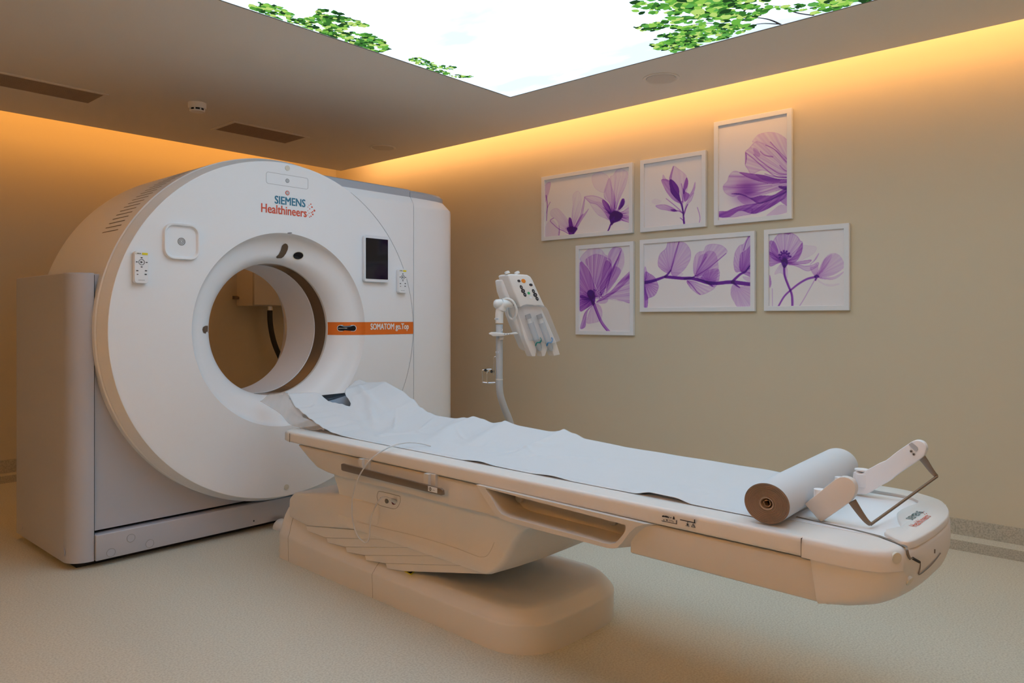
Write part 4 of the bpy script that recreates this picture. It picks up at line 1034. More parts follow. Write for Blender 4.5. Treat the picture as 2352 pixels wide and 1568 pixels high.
# neck: collar, elbow, knob
v, f = tube([J(1147, 742), J(1147, 720), J(1149, 708), J(1153, 700)], [.0195, .0205, .022, .024], 24); mesh('neck_collar', v, f, M['inj'], inj)
v, f = tube(catmull([J(1150, 712), J(1154, 702), J(1163, 697), J(1175, 697, .01)], 5), [.0245]*10+[.021]*6, 24); mesh('neck_elbow', v, f, M['inj'], inj)
v, f = tube([J(1177, 697, .01), J(1186, 700, .03)], [.008, .008], 16); mesh('pivot_pin', v, f, M['steel_dk'], inj)
c = J(1152, 698); kd = (-RT*.93-FW*.36).normalized()
v, f = tube([c, c+kd*.012, c+kd*.030, c+kd*.038, c+kd*.043], [.024, .0245, .0225, .016, .004], 28); mesh('clamp_knob', v, f, M['inj'], inj)
vs = [tube([c+kd*.004+Vector((0, 0, z_))-FW*.0235+FW*abs(z_)*.6, c+kd*.026+Vector((0, 0, z_))-FW*.021+FW*abs(z_)*.6], .0014, 6) for z_ in (-.012, -.005, .003, .010)]
v, f = join(vs); mesh('knob_ridges', v, f, M['inj'], inj)
v, f = tube([c-kd*.001, c+kd*.001], .0249, 28); mesh('knob_gap', v, f, M['line'], inj)
# loop cable
lp = catmull([J(1155, 688, .0), J(1166, 686, -.01), J(1178, 692, -.015), J(1186, 708, -.01), J(1186, 722, 0), J(1180, 732, .02), J(1174, 732, .03), J(1167, 724, .04), J(1165, 712, .05), J(1166, 706, .06)], 6)
v, f = tube(lp, .0062, 12); mesh('loop_cable', v, f, M['inj'], inj)
# side tray with hooks
ty = 764.5
def slab(pxs, d0, d1, name, m, par, bev=.003):
    P = [J(px, py, d0) for px, py in pxs]; v, f = prism(P, FW*(d1-d0)); return mesh(name, v, f, m, par, bevel=bev, seg=2)
slab([(1122, 765), (1127, 763), (1140, 763), (1152, 764.5), (1160, 766), (1170, 765.5), (1180, 763.5), (1186, 763), (1190, 766), (1186, 767.5), (1176, 767.8), (1166, 769), (1157, 771), (1148, 772), (1132, 772), (1128, 769), (1124, 768)], -.06, .05, 'hook_tray', M['inj'], inj, .002)
slab([(1147, 771), (1157, 771), (1156, 780), (1147, 780)], -.035, -.005, 'tray_clamp', M['inj'], inj, .002)
for px in (1159, 1165, 1171):
    v, f = cyl(J(px, 767, -.0605), tuple(-FW), .0025, .001, 10); mesh('tray_dot', v, f, M['line'], inj)
# wire holder
wp = [J(1135, 862, 0), J(1135, 825, 0), J(1137, 819, 0), J(1140, 825, 0), J(1140, 876, 0), J(1136, 878, 0), J(1112, 878, 0), J(1109, 872, 0), J(1108, 852, 0), J(1111, 849, 0), J(1128, 848, .0), J(1131, 852, .01), J(1128, 856, .03)]
v, f = tube(catmull(wp, 5), .0022, 8); wh = mesh('wire_holder', v, f, M['chrome'], inj)
wp = [J(1120, 880, -.03), J(1119, 858, -.03), J(1121, 852, -.02), J(1126, 851, -.02)]
v, f = tube(catmull(wp, 5), .0022, 8); mesh('wire_loop', v, f, M['chrome'], wh)
wp = [J(1108, 878, -.0), J(1120, 880, -.03), J(1136, 880, -.02), J(1141, 876, 0)]
v, f = tube(catmull(wp, 5), .0020, 8); mesh('wire_loop', v, f, M['chrome'], wh)
for px, py in ((1115, 850), (1129, 853)):
    v, f = tube([J(px, py, -.01), J(px, py, .01)], .0072, 14); mesh('wire_bumper', v, f, M['rubber'], wh)
# head: local frame. a = long axis (towards syringes), b = across, e = depth
EX = (FW*.80+(-RT)*.60).normalized()
def body(pxs, t0, t1, name, m, par, bev=.006, seg=4, ang=40):
    P = [J(px, py)+EX*t0 for px, py in pxs]; v, f = prism(P, EX*(t1-t0)); return mesh(name, v, f, m, par, bevel=bev, seg=seg, ang=ang)
hd = [(1166,632),(1172,629),(1186,629.5),(1200,630),(1212,631),(1219,635),(1224,643),(1235,668),(1253,706),(1247,704),(1238,701),(1228,702),(1218,700.5),(1210,700),(1202,702),(1196,706),(1180,668)]
body(hd, 0, .085, 'control_housing', M['inj'], inj, .007)
# rear shell, slightly longer
body([(1166,640),(1210,640),(1222,660),(1274,790),(1232,808),(1222,800),(1196,738),(1170,668)], .055, .115, 'rear_shell', M['inj'], inj, .010)
body([(1195,704),(1204,700),(1214,699),(1226,702),(1238,700),(1248,703),(1254,708),(1287,782),(1297,815),(1283,818),(1276,797),(1269,798),(1262,818),(1256,819),(1250,796),(1243,798),(1240,819),(1232,819),(1214,776)], .035, .080, 'syringe_cradle', M['inj'], inj, .003)
for px, py in ((1174, 628), (1197, 628.5)):
    c = J(px, py)+EX*.03; v, f = tube([c, c+Vector((0, 0, .010))-RT*.004, c+Vector((0, 0, .013))-RT*.005], [.014, .013, .008], 20); mesh('top_knob', v, f, M['inj'], inj)
# buttons
NB = -EX
def btn(cx, cy, rx, ry, rot, m, name, h=.0016, par=None):
    P = [J(*p)+EX*(-.0005) for p in ellpx(cx, cy, rx, ry, rot, 20)]; v, f = prism(P, -EX*h); return mesh(name, v, f, m, par or inj, smooth=False)
btn(1202, 645, 5.3, 4.2, 40, M['btnorange'], 'orange_button'); btn(1191.5, 645, 3.6, 2.8, 30, M['black'], 'round_button'); btn(1219, 654, 4, 3, 20, M['black'], 'round_button')
btn(1214, 673, 3.4, 2.6, 50, M['btngreen'], 'green_button'); btn(1218.5, 683, 3, 2.2, 40, M['frame'], 'white_button')
for cx, cy in ((1201, 668), (1229, 677)):
    a_ = math.atan2(27, 13)
    for k, (o_, L, W_) in enumerate(((-9.6, 5.0, 3.0), (0, 4.9, 4.3), (9.6, 5.0, 3.0))):
        x, y = cx+o_*math.cos(a_), cy+o_*math.sin(a_)
        b1 = btn(x, y, L, W_, math.degrees(a_), M['black'], 'rocker_key'); 
        btn(x, y, .8, .7, 0, M['frame'], 'key_mark', .0022, b1)
# syringes under a frosted shroud
AX = (J(1262, 812)-J(1228, 722)).normalized()
for (x0, y0), (x1, y1), clipm in (((1215, 722), (1248, 803), 'tealclip'), ((1241, 722), (1274, 803), 'blueclip')):
    p0, p1 = J(x0, y0)+EX*.012, J(x1, y1)+EX*.028; d_ = p1-p0
    v, f = tube([p0, p0+d_*.12], [.0145, .0145], 20); sy = mesh('plunger_cap', v, f, M['line'], inj)
    v, f = tube([p0+d_*.12, p0+d_*.24], [.010, .011], 16); mesh('plunger', v, f, M['inj'], sy)
    v, f = tube([p0+d_*.24, p0+d_*.90, p0+d_*.97, p0+d_*1.04], [.0155, .0155, .013, .006], 20); mesh('syringe_barrel', v, f, M['syringe'], sy)
    q = p0+d_*.80; s_ = d_.cross(EX).normalized()
    v, f = tube(catmull([q-s_*.021+d_*.05-EX*.005, q-s_*.016+d_*-.03-EX*.018, q+d_*-.01-EX*.022, q+s_*.016+d_*-.06-EX*.018, q+s_*.022+d_*-.10-EX*.008], 5), .0032, 10)
    mesh('clip_ring', v, f, M[clipm], sy)
shr = [(1195,706),(1202,702),(1210,699.5),(1218,700),(1228,702),(1240,700),(1249,703),(1255,710),(1285,782),(1276,785.5),(1262,789),(1254,786),(1244,780.5),(1232,779.5),(1224,782)]
def sh(t): return [J(px, py)+EX*t for px, py in shr]
cxy = (1240, 745)
front = [J(cxy[0]+(px-cxy[0])*.97, cxy[1]+(py-cxy[1])*.99)-EX*.012 for px, py in shr]
v, f = loft([sh(.034), sh(-.004), front], cap=False); k = len(v)-len(shr); f.append([k+i for i in range(len(shr))]); mesh('shroud', v, f, M['shroud'], inj, ang=30)

# ------------------------------------------------------------------ framed flower prints
WP = WXR            # wall plane
def print_mat():
    m = bpy.data.materials.new('flower_print'); m.use_nodes = True; nt = m.node_tree; b = nt.nodes['Principled BSDF']
    at = nt.nodes.new('ShaderNodeVertexColor'); at.layer_name = 'ink'
    nt.links.new(at.outputs['Color'], b.inputs['Base Color']); b.inputs['Roughness'].default_value = .55
    return m
PM = print_mat(); RES = 400.
class Art:
    def __init__(s, y0, y1, z0, z1, crop):
        s.y0, s.y1, s.z0, s.z1 = y0, y1, z0, z1      # y1 > y0; left edge of the picture is y1
        s.nx, s.ny = int((y1-y0)*RES), int((z1-z0)*RES); s.D = np.zeros((s.ny+1, s.nx+1)); s.crop = crop
        X, Y = np.meshgrid(np.arange(s.nx+1), np.arange(s.ny+1)); s.X, s.Y = X.astype(float), Y.astype(float)
    def P(s, p):
        ox, oy, sc = s.crop; q = PX(ox+p[0]/sc, oy+p[1]/sc, WP-.016)
        return ((s.y1-q.y)*RES, (s.z1-q.z)*RES)
    def spl(s, pts, closed, n=7):
        return [(p.x, p.y) for p in catmull([Vector((*s.P(p), 0)) for p in pts], n, closed)]
    def mask(s, P):
        m = np.zeros(s.D.shape, bool); n = len(P)
        for i in range(n):
            x1, y1 = P[i]; x2, y2 = P[(i+1) % n]
            if y1 == y2: continue
            c = ((y1 > s.Y) != (y2 > s.Y)) & (s.X < (x2-x1)*(s.Y-y1)/(y2-y1)+x1); m ^= c
        return m
    def stroke(s, pts, w0, w1, d, closed=False, raw=False):
        P = pts if raw else s.spl(pts, closed)
        if closed: P = P+[P[0]]
        n = len(P)-1; best = np.zeros_like(s.D)
        for i in range(n):
            (x1, y1), (x2, y2) = P[i], P[i+1]; w = w0+(w1-w0)*i/max(1, n-1)
            r = w*1.5+2; a0, a1 = int(max(0, min(x1, x2)-r)), int(min(s.nx, max(x1, x2)+r))+1; b0_, b1 = int(max(0, min(y1, y2)-r)), int(min(s.ny, max(y1, y2)+r))+1
            if a0 >= a1 or b0_ >= b1: continue
            X, Y = s.X[b0_:b1, a0:a1], s.Y[b0_:b1, a0:a1]; dx, dy = x2-x1, y2-y1; L = dx*dx+dy*dy+1e-9
            t = np.clip(((X-x1)*dx+(Y-y1)*dy)/L, 0, 1); q = np.hypot(X-x1-t*dx, Y-y1-t*dy)
            best[b0_:b1, a0:a1] = np.maximum(best[b0_:b1, a0:a1], np.clip((w-q)/1.2+.6, 0, 1)*d)
        s.D += best
    def petal(s, pts, base=None, d=.08, bd=.5, bl=.06, edge=.10, ew=.6, streak=.3, sf=14, veins=0):
        P = s.spl(pts, True); m = s.mask(P).astype(float)
        # soft inside rim
        f = np.full(s.D.shape, d)
        if base is not None:
            bx, by = s.P(base); r = np.hypot(s.X-bx, s.Y-by); an = np.arctan2(s.Y-by, s.X-bx)
            st = 1+streak*np.sin(an*sf+2*np.sin(an*5.3))*np.cos(an*sf*2.7+1)
            f = (f+bd*np.exp(-r/(bl*RES)))*st
        s.D += m*f
        if edge: s.stroke(P, ew, ew, edge, True, True)
        if veins and base is not None:
            n = len(P)
            for k in range(veins):
                t = P[int((k+.5)*n/veins) % n]; mx_, my_ = (bx+t[0])/2+(t[1]-by)*.06, (by+t[1])/2-(t[0]-bx)*.06
                e = (bx+(t[0]-bx)*.86, by+(t[1]-by)*.86)
                q = [(bx*(1-u_)**2+2*mx_*u_*(1-u_)+e[0]*u_*u_, by*(1-u_)**2+2*my_*u_*(1-u_)+e[1]*u_*u_) for u_ in np.linspace(0, 1, 9)]
                best = s.D.copy(); s.stroke(q, .8, .25, .10, False, True); s.D = best+(s.D-best)*1.0
    def dot(s, c, r, d): 
        x, y = s.P(c); q = np.hypot(s.X-x, s.Y-y); s.D += np.clip((r-q)/1.5+.5, 0, 1)*d
    def blob(s, c, r, d):
        x, y = s.P(c); q = np.hypot(s.X-x, s.Y-y); s.D += d*np.exp(-(q/r)**2)
def picture(y0, y1, z0, z1, crop, label, draw, fw_=.027):
    t = thing('framed_print', label, 'framed picture', (WP, (y0+y1)/2, z0), 'white framed purple flower prints')
    A_ = Art(y0+fw_, y1-fw_, z0+fw_, z1-fw_, crop); draw(A_)
    o_ = [Vector((WP-.001, y, z)) for y, z in ((y0, z0), (y1, z0), (y1, z1), (y0, z1))]
    i_ = [Vector((WP-.001, y, z)) for y, z in ((y0+fw_, z0+fw_), (y1-fw_, z0+fw_), (y1-fw_, z1-fw_), (y0+fw_, z1-fw_))]
    v, f = ring_prism(o_, i_, (-.024, 0, 0)); fr = mesh('frame', v, f, M['frame'], t, bevel=.0012, seg=1, ang=30)
    nx, ny = A_.nx, A_.ny
    yy = A_.y1-(A_.y1-A_.y0)*np.arange(nx+1)/nx; zz = A_.z1-(A_.z1-A_.z0)*np.arange(ny+1)/ny
    Y, Z = np.meshgrid(yy, zz); n = (nx+1)*(ny+1)
    co = np.stack([np.full(n, -.012), Y.ravel()-(y0+y1)/2, Z.ravel()-z0], 1).astype(np.float32)
    me = bpy.data.meshes.new('flower_print'); me.vertices.add(n); me.vertices.foreach_set('co', co.ravel())
    ii = (np.arange(ny)[:, None]*(nx+1)+np.arange(nx)[None, :]).ravel(); q = np.stack([ii, ii+nx+1, ii+nx+2, ii+1], 1).astype(np.int32)
    me.loops.add(q.size); me.loops.foreach_set('vertex_index', q.ravel()); me.polygons.add(len(q)); me.polygons.foreach_set('loop_start', np.arange(len(q), dtype=np.int32)*4)
    me.update(calc_edges=True)
    D = A_.D.ravel()[:, None]; k = np.array([[1.55, 3.6, .78]]); base = np.array([[.85, .835, .865]])
    c = base*np.exp(-k*D); c = np.maximum(c, np.array([[.062, .004, .17]])); col = np.concatenate([c, np.ones((n, 1))], 1).astype(np.float32)
    ca = me.color_attributes.new('ink', 'FLOAT_COLOR', 'POINT'); ca.data.foreach_set('color', col.ravel())
    me.materials.append(PM); put('flower_print', me, t)
    return t
CA, CB, CC = (1240, 360, 5.88), (1620, 240, 5.6), (1310, 500, 3.5636)
def art1(a):
    b = (990, 790)
    a.petal([(930,290),(960,400),(1000,520),(1010,640),(990,780),(960,720),(930,620),(870,560),(860,480),(890,380)], b, .09, .5, .05, .10, streak=.4)
    a.petal([(940,280),(980,250),(1030,180),(1080,160),(1150,190),(1180,230),(1160,350),(1120,460),(1060,580),(1020,700),(985,640),(960,430)], b, .045, .55, .05, .06, streak=.4, veins=9)
    a.petal([(600,540),(700,525),(790,545),(860,580),(920,640),(960,720),(990,800),(930,840),(860,740),(760,640),(680,620),(640,590)], b, .05, .5, .05, .22, streak=.2)
    a.petal([(835,580),(880,600),(930,660),(955,740),(950,790),(900,730),(850,650)], b, .4, .5, .06, .2)
    a.petal([(600,540),(650,590),(700,680),(780,780),(860,820),(940,850),(960,760),(900,700),(820,620),(720,600)], b, .035, .25, .05, .08)
    a.petal([(700,260),(790,210),(850,220),(920,280),(900,400),(860,480),(760,440),(710,360)], None, .03, 0, .05, .05)
    a.petal([(1000,840),(1060,780),(1120,730),(1180,680),(1240,620),(1300,560),(1300,760),(1240,770),(1120,800)], b, .07, .5, .05, .05, streak=.6, sf=20, veins=6)
    a.petal([(1000,820),(1100,790),(1240,800),(1300,820),(1300,880),(1200,884),(1100,860),(1030,870)], b, .16, .5, .06, .15, streak=.6)
    a.petal([(1050,700),(1070,640),(1100,570),(1130,570),(1135,620),(1110,670),(1070,710)], None, .9, 0, .05, .3)
    for k in range(4): a.stroke([(1075+k*8,690-k*8),(1095+k*9,620+k*8),(1106+k*9,570+k*14)], .9, .6, .5)
    a.petal([(945,780),(990,730),(1060,740),(1110,780),(1085,840),(1040,870),(990,890),(960,920),(945,880),(930,820)], None, 1.5, 0, .05, .5)
    for k in range(16):
        an = -2.75+k*.21; L = 90+40*math.sin(k*2.3); a.stroke([b, (b[0]+L*.6*math.cos(an), b[1]+L*.6*math.sin(an)), (b[0]+L*1.5*math.cos(an+.05), b[1]+L*1.5*math.sin(an+.05))], 2.2, .3, .5)
    a.stroke([(985,870),(950,910),(930,960),(900,1022)], 2.4, 1.6, 1.3)
    b = (420, 1010)
    a.petal([(600,540),(585,600),(560,700),(545,770),(490,900),(450,990),(500,900),(560,800),(590,660)], b, .12, .3, .05, .2)
    a.petal([(440,520),(480,470),(520,470),(550,530),(550,640),(530,760),(480,880),(440,960),(430,800),(440,640)], b, .02, .5, .045, .04, streak=.4, veins=5)
    a.petal([(140,740),(180,700),(240,700),(300,760),(380,860),(410,960),(400,1010),(300,980),(260,940),(220,850),(150,800)], b, .04, .3, .05, .05)
    a.petal([(650,700),(600,760),(550,790),(480,900),(440,1000),(430,1050),(470,1000),(560,850),(620,760)], b, .15, .6, .05, .12)
    a.stroke([(180,825),(135,860),(190,920),(250,970),(320,1000),(390,1040)], .8, .8, .45)
    a.petal([(250,920),(262,980),(258,1080),(245,1080),(252,980)], None, .3, 0, .05, .1)
    a.petal([(385,830),(410,825),(430,880),(440,960),(425,1000),(390,950)], None, 1.0, 0, .05, .3)
    a.petal([(360,960),(420,940),(480,950),(500,970),(460,1030),(440,1066),(415,1066),(390,1040)], None, 1.2, 0, .05, .3)
    for k in range(10):
        an = -2.6+k*.22; a.stroke([b, (b[0]+95*math.cos(an), b[1]+95*math.sin(an))], 2.0, .3, .45)
    a.petal([(60,400),(130,340),(135,400),(90,560),(60,600)], None, .12, 0, .05, .1)
    a.stroke([(80,520),(95,640),(90,760),(85,860)], 1.6, .8, .5); a.stroke([(135,610),(100,680),(88,760)], .8, .8, .4)
    a.petal([(80,920),(160,850),(250,960),(230,1080),(80,1085)], None, .05, 0, .05, .03)
def art2(a):
    b = (1925, 700)
    a.petal([(1800,125),(1860,160),(1940,220),(1980,280),(1990,400),(1960,520),(1930,620),(1910,560),(1870,430),(1800,330),(1745,310),(1770,220)], b, .07, .25, .06, .08, streak=.3)
    a.petal([(1745,320),(1780,310),(1840,370),(1870,430),(1880,520),(1895,600),(1850,570),(1790,510),(1760,450)], None, 1.0, 0, .05, .3)
    a.petal([(1800,125),(1760,230),(1745,310),(1760,450),(1790,510),(1890,610),(1880,540),(1800,420),(1770,300)], None, .22, 0, .05, .25)
    a.petal([(1640,305),(1740,320),(1750,430),(1820,540),(1890,610),(1900,630),(1800,580),(1720,490),(1670,400)], b, .28, .3, .06, .2)
    a.petal([(1660,240),(1700,300),(1740,330),(1660,310)], None, .12, 0, .05, .05)
    a.petal([(1975,280),(1995,330),(1985,400),(1955,450),(1940,500),(1930,440),(1950,340)], None, .5, 0, .05, .2)
    a.petal([(1930,430),(1950,600),(2010,520),(2060,430),(2090,340),(2080,450),(2020,540),(1955,600),(1935,520)], b, .2, .2, .06, .15)
    a.petal([(1930,440),(1960,470),(2010,500),(2000,540),(1950,595)], None, .45, 0, .05, .1)
    a.petal([(2070,480),(2040,580),(1990,640),(1950,760),(1970,640)], None, .1, 0, .05, .2)
    a.petal([(1560,660),(1620,645),(1700,648),(1780,680),(1830,715),(1800,735),(1700,715),(1620,700)], (1820,720), .13, .3, .04, .2)
    a.petal([(1760,712),(1810,705),(1850,732),(1800,732)], None, .7, 0, .05, .2)
    a.stroke([(1700,560),(1800,640),(1880,710),(1925,760)], .8, 1.0, .35); a.stroke([(1830,720),(1880,730),(1920,755)], 1, 1.2, .5)
    a.stroke([(1890,600),(1915,680),(1930,760),(1938,850),(1945,925)], 1.4, 2.3, 1.1); a.stroke([(1910,600),(1925,700),(1935,780)], 1, 1.6, .8)
    a.stroke([(1990,640),(1960,700),(1940,770)], 1, 1.2, .7); a.stroke([(1890,820),(1925,850),(1935,880)], .8, 1, .6); a.stroke([(1905,360),(1925,480),(1920,600)], .8, 1, .4)
    a.stroke([(2120,680),(2150,780),(2155,840),(2140,905)], .8, .8, .3); a.stroke([(1590,960),(1640,945),(1700,935)], .8, .5, .3)
    a.petal([(1500,600),(1560,560),(1640,600),(1560,640)], None, .025, 0, .05, 0)
def art3(a):
    b = (1180, 960)
    a.petal([(690,380),(800,355),(920,370),(1020,430),(1080,500),(1140,600),(1140,860),(1000,640),(860,540),(760,500),(680,470),(600,480),(640,420)], b, .07, .12, .15, .06, streak=.5, sf=22)
    a.petal([(510,610),(560,560),(640,480),(740,500),(860,560),(980,660),(1140,840),(1140,940),(1000,930),(860,880),(720,840),(590,890),(545,830),(508,770),(525,680)], b, .09, .10, .15, .16, streak=.6, sf=26)
    a.petal([(510,610),(526,660),(518,740),(508,760)], None, .4, 0, .05, .1)
    a.petal([(610,560),(660,570),(700,640),(680,670),(630,640)], None, .14, 0, .05, 0)
    for q in ([(770,520),(860,560),(930,620),(1000,700),(1080,780)], [(830,480),(920,580),(1000,660),(1080,740)], [(615,640),(700,720),(850,830),(960,890),(1090,890)], [(520,620),(620,700),(760,820),(900,920),(1090,940)], [(700,600),(760,650),(860,670)], [(950,780),(1010,840),(1090,870)], [(760,890),(860,920),(980,935),(1090,935)]):
        a.stroke(q, .9, 1.3, .32)
    a.petal([(440,870),(600,890),(760,910),(900,950),(1090,965),(1090,995),(960,1005),(830,1012),(700,990),(560,940),(480,900)], b, .48, .3, .12, .3, streak=.2)
    a.petal([(640,895),(800,920),(960,970),(900,1000),(780,985),(690,940)], None, .22, 0, .05, 0)
    a.petal([(300,915),(360,855),(440,870),(560,945),(700,1000),(860,1015),(1090,1000),(1090,1060),(900,1110),(760,1150),(600,1165),(480,1140),(420,1155),(340,1180),(250,1130),(225,1050),(280,980)], b, .12, .25, .1, .08, streak=.6, sf=24)
    for q in ([(300,920),(500,925)], [(230,1055),(400,1065),(650,1060),(850,1040)], [(400,1035),(600,1030),(800,1015)], [(500,1130),(700,1130),(900,1080),(1080,1030)]): a.stroke(q, .6, .8, .18)
    a.blob((500,1110), 26, .35); a.blob((560,1125), 22, .25)
    a.petal([(330,1145),(420,1140),(500,1160),(580,1200),(700,1170),(860,1165),(980,1100),(1090,1050),(1090,1090),(980,1160),(800,1240),(680,1270),(600,1225),(520,1180),(440,1158)], b, .62, .3, .1, .3, streak=.3)
    a.petal([(935,1045),(1000,1050),(1090,1055),(1090,1100),(1000,1090),(950,1070)], None, .9, 0, .05, .2)
    a.petal([(170,1375),(270,1370),(340,1340),(460,1300),(640,1270),(800,1230),(960,1150),(1090,1080),(1090,1140),(1000,1210),(860,1300),(720,1370),(600,1400),(440,1360),(300,1440),(170,1440)], b, .48, .2, .1, .3, streak=.4, sf=30)
    a.petal([(600,1340),(760,1290),(960,1210),(960,1230),(800,1340),(600,1400)], None, .22, 0, .05, 0)
    a.petal([(170,1430),(300,1380),(440,1340),(590,1330),(590,1400),(460,1425),(340,1445)], None, .14, 0, .05, .15)
    a.petal([(410,1185),(500,1180),(600,1210),(680,1265),(540,1290),(440,1240)], None, .12, 0, .05, .08)
    a.petal([(960,1230),(1090,1190),(1090,1310),(1020,1285)], None, .3, 0, .05, .1)
    a.petal([(780,1430),(860,1360),(960,1290),(1090,1310),(1090,1360),(980,1400),(860,1430)], None, .10, 0, .05, .05)
def art4(a):
    b = (180, 660)
    a.petal([(75,375),(120,390),(160,450),(190,540),(200,600),(170,660),(75,640)], b, .38, .4, .04, .2, streak=.3)
    a.petal([(75,340),(110,290),(160,250),(240,255),(280,300),(300,330),(250,480),(230,590),(190,560),(150,430),(110,370)], b, .09, .3, .05, .08, streak=.4)
    a.petal([(120,350),(190,300),(250,305),(300,330),(330,350),(330,430),(300,520),(250,640),(220,580),(190,520),(160,430)], b, .16, .3, .05, .12, streak=.7, sf=26, veins=8)
    a.petal([(290,350),(330,380),(335,430),(310,520),(270,600),(245,640),(240,560),(260,450)], b, .30, .2, .05, .15)
    a.petal([(305,310),(345,245),(400,245),(415,262),(400,330),(360,450),(300,560),(262,640),(300,480),(320,380)], b, .16, .2, .05, .15, streak=.5, veins=5)
    a.petal([(415,258),(395,320),(350,430),(290,600),(330,440),(380,330)], None, .5, 0, .05, .1)
    a.petal([(400,250),(432,290),(435,380),(400,460),(340,560),(290,620),(330,500),(380,400)], b, .09, .1, .05, .04)
    a.petal([(360,400),(410,430),(380,500),(320,580),(280,620),(330,500)], None, .2, 0, .05, 0)
    a.petal([(505,425),(460,460),(400,520),(330,600),(270,640),(210,690),(300,650),(400,580),(505,470)], b, .32, .3, .05, .2, streak=.5)
    a.petal([(505,440),(420,540),(300,640),(240,680),(330,660),(420,680),(505,680)], b, .14, .25, .06, .08, streak=.6, sf=30, veins=7)
    a.petal([(75,640),(130,650),(190,690),(130,740),(75,760)], b, .5, .6, .05, .2)
    a.petal([(190,700),(240,720),(258,780),(240,840),(180,860),(130,860),(140,800),(165,740)], b, .10, .2, .04, .08, veins=4)
    a.petal([(185,710),(140,760),(125,830),(118,890),(80,905),(95,840),(120,770)], b, .3, .3, .04, .25)
    a.petal([(210,690),(300,660),(290,695),(240,700)], None, .12, 0, .05, .06)
    a.petal([(135,610),(155,590),(185,600),(200,650),(195,700),(180,715),(160,670),(140,640)], None, 1.2, 0, .05, .3)
    for k in range(13):
        an = -1.5+k*.13; L = 62+10*math.sin(k*3); x0, y0 = 185, 650; a.stroke([(x0, y0), (x0+L*.6*math.cos(an-.1), y0+L*.6*math.sin(an-.1)), (x0+L*math.cos(an), y0+L*math.sin(an))], .7, .6, .45); a.dot((x0+L*math.cos(an), y0+L*math.sin(an)), 1.6, .5)
    for k in range(8):
        an = 2.4+k*.22; a.stroke([b, (b[0]+95*math.cos(an), b[1]+80*math.sin(an))], 1.6, .4, .45)
    a.stroke([(190,705),(215,770),(250,850),(285,900),(316,935)], 4.4, 4.0, .42); a.stroke([(186,710),(208,770),(242,850),(276,900),(304,932)], .8, .8, .5)
def art5(a):
    a.petal([(805,190),(885,190),(880,230),(850,340),(820,430),(790,450),(740,420),(715,380),(730,300),(780,250)], (815,440), .14, .2, .05, .18, streak=.5, sf=20, veins=5)
    a.petal([(885,200),(940,210),(980,270),(978,340),(940,410),(900,450),(850,480),(820,440),(850,340),(870,260)], (815,440), .13, .1, .05, .10, streak=.3)
    a.petal([(800,455),(860,440),(920,455),(900,480),(840,500)], None, .05, 0, .05, .02)
    a.petal([(1090,270),(1110,230),(1160,215),(1230,225),(1275,260),(1272,290),(1200,350),(1120,430),(1040,480),(1010,460),(1005,380),(1020,310),(1050,280)], (1020,480), .11, .2, .05, .12, streak=.4, sf=18)
    a.petal([(1100,290),(1150,270),(1190,300),(1210,400),(1200,480),(1160,560),(1100,530),(1030,490),(1060,400)], (1020,480), .13, .2, .05, .04, streak=.4)
    a.petal([(1060,310),(1120,300),(1080,380),(1040,440),(1020,480),(1040,380)], None, .12, 0, .05, .06)
    a.petal([(1120,430),(1210,420),(1215,500),(1190,560),(1150,560),(1090,520),(1060,500)], (1120,525), .12, .4, .05, .05, streak=.5)
    a.stroke([(1020,478),(1100,430),(1180,370),(1272,290)], 1, .7, .5); a.stroke([(1020,478),(1050,410),(1110,320)], 1, .6, .4)
    a.stroke([(820,435),(840,350),(865,260),(885,200)], 1.2, .7, .5)
    a.petal([(950,515),(1010,520),(1060,540),(1120,560),(1180,570),(1120,610),(1060,628),(1010,600),(970,560)], (960,515), .09, .35, .04, .12, streak=.5)
    a.stroke([(955,515),(1000,560),(1030,600),(1060,627)], .8, .8, .5)
    a.petal([(608,455),(650,460),(690,490),(712,540),(718,570),(690,630),(640,655),(608,660)], (608,530), .18, .4, .05, .2, streak=.6, sf=18, veins=6)
    a.petal([(600,535),(615,600),(632,660),(622,745),(600,745)], (608,560), .35, .3, .05, .3)
    a.petal([(608,400),(625,450),(620,500),(600,500)], None, .15, 0, .05, .1)
    a.stroke([(600,530),(660,520),(720,500),(775,480)], 4.2, 2.6, 1.1); a.stroke([(775,480),(800,455),(818,430)], 2.8, 1.4, 1.0)
    a.stroke([(775,482),(840,488),(920,495),(990,495),(1060,512),(1120,530),(1200,535),(1270,528),(1325,525)], 3.4, 4.0, 1.1)
    a.stroke([(930,500),(990,490),(1020,475)], 2.0, 1.2, .8); a.stroke([(1110,522),(1150,550),(1160,562)], 2, .6, .7)
    a.stroke([(1325,525),(1400,535),(1495,546)], 4.4, 4.0, 1.1); a.stroke([(1325,522),(1350,495),(1390,460),(1430,440),(1460,400),(1495,365)], 3.2, 1.2, 1.0); a.stroke([(1330,530),(1360,555),(1385,572)], 2.4, .5, .9)
    a.petal([(1420,210),(1460,140),(1500,140),(1500,440),(1440,445),(1390,440),(1350,440),(1335,380),(1345,290),(1380,230)], (1400,445), .13, .2, .05, .14, streak=.4, sf=16)
    a.petal([(1395,290),(1440,260),(1500,210),(1500,380),(1440,430),(1400,445),(1380,400),(1385,330)], (1400,450), .22, .3, .05, .15, streak=.5)
    a.petal([(1410,450),(1500,450),(1500,500),(1460,480)], None, .3, 0, .05, .1); a.petal([(1410,480),(1500,500),(1500,525),(1440,515)], None, .1, 0, .05, .05)
    a.stroke([(1415,265),(1440,190),(1470,140)], 1, .7, .5)
    a.petal([(1330,545),(1400,560),(1500,550),(1500,735),(1380,735),(1340,690),(1310,620)], (1350,560), .12, .12, .05, .06, streak=.3)
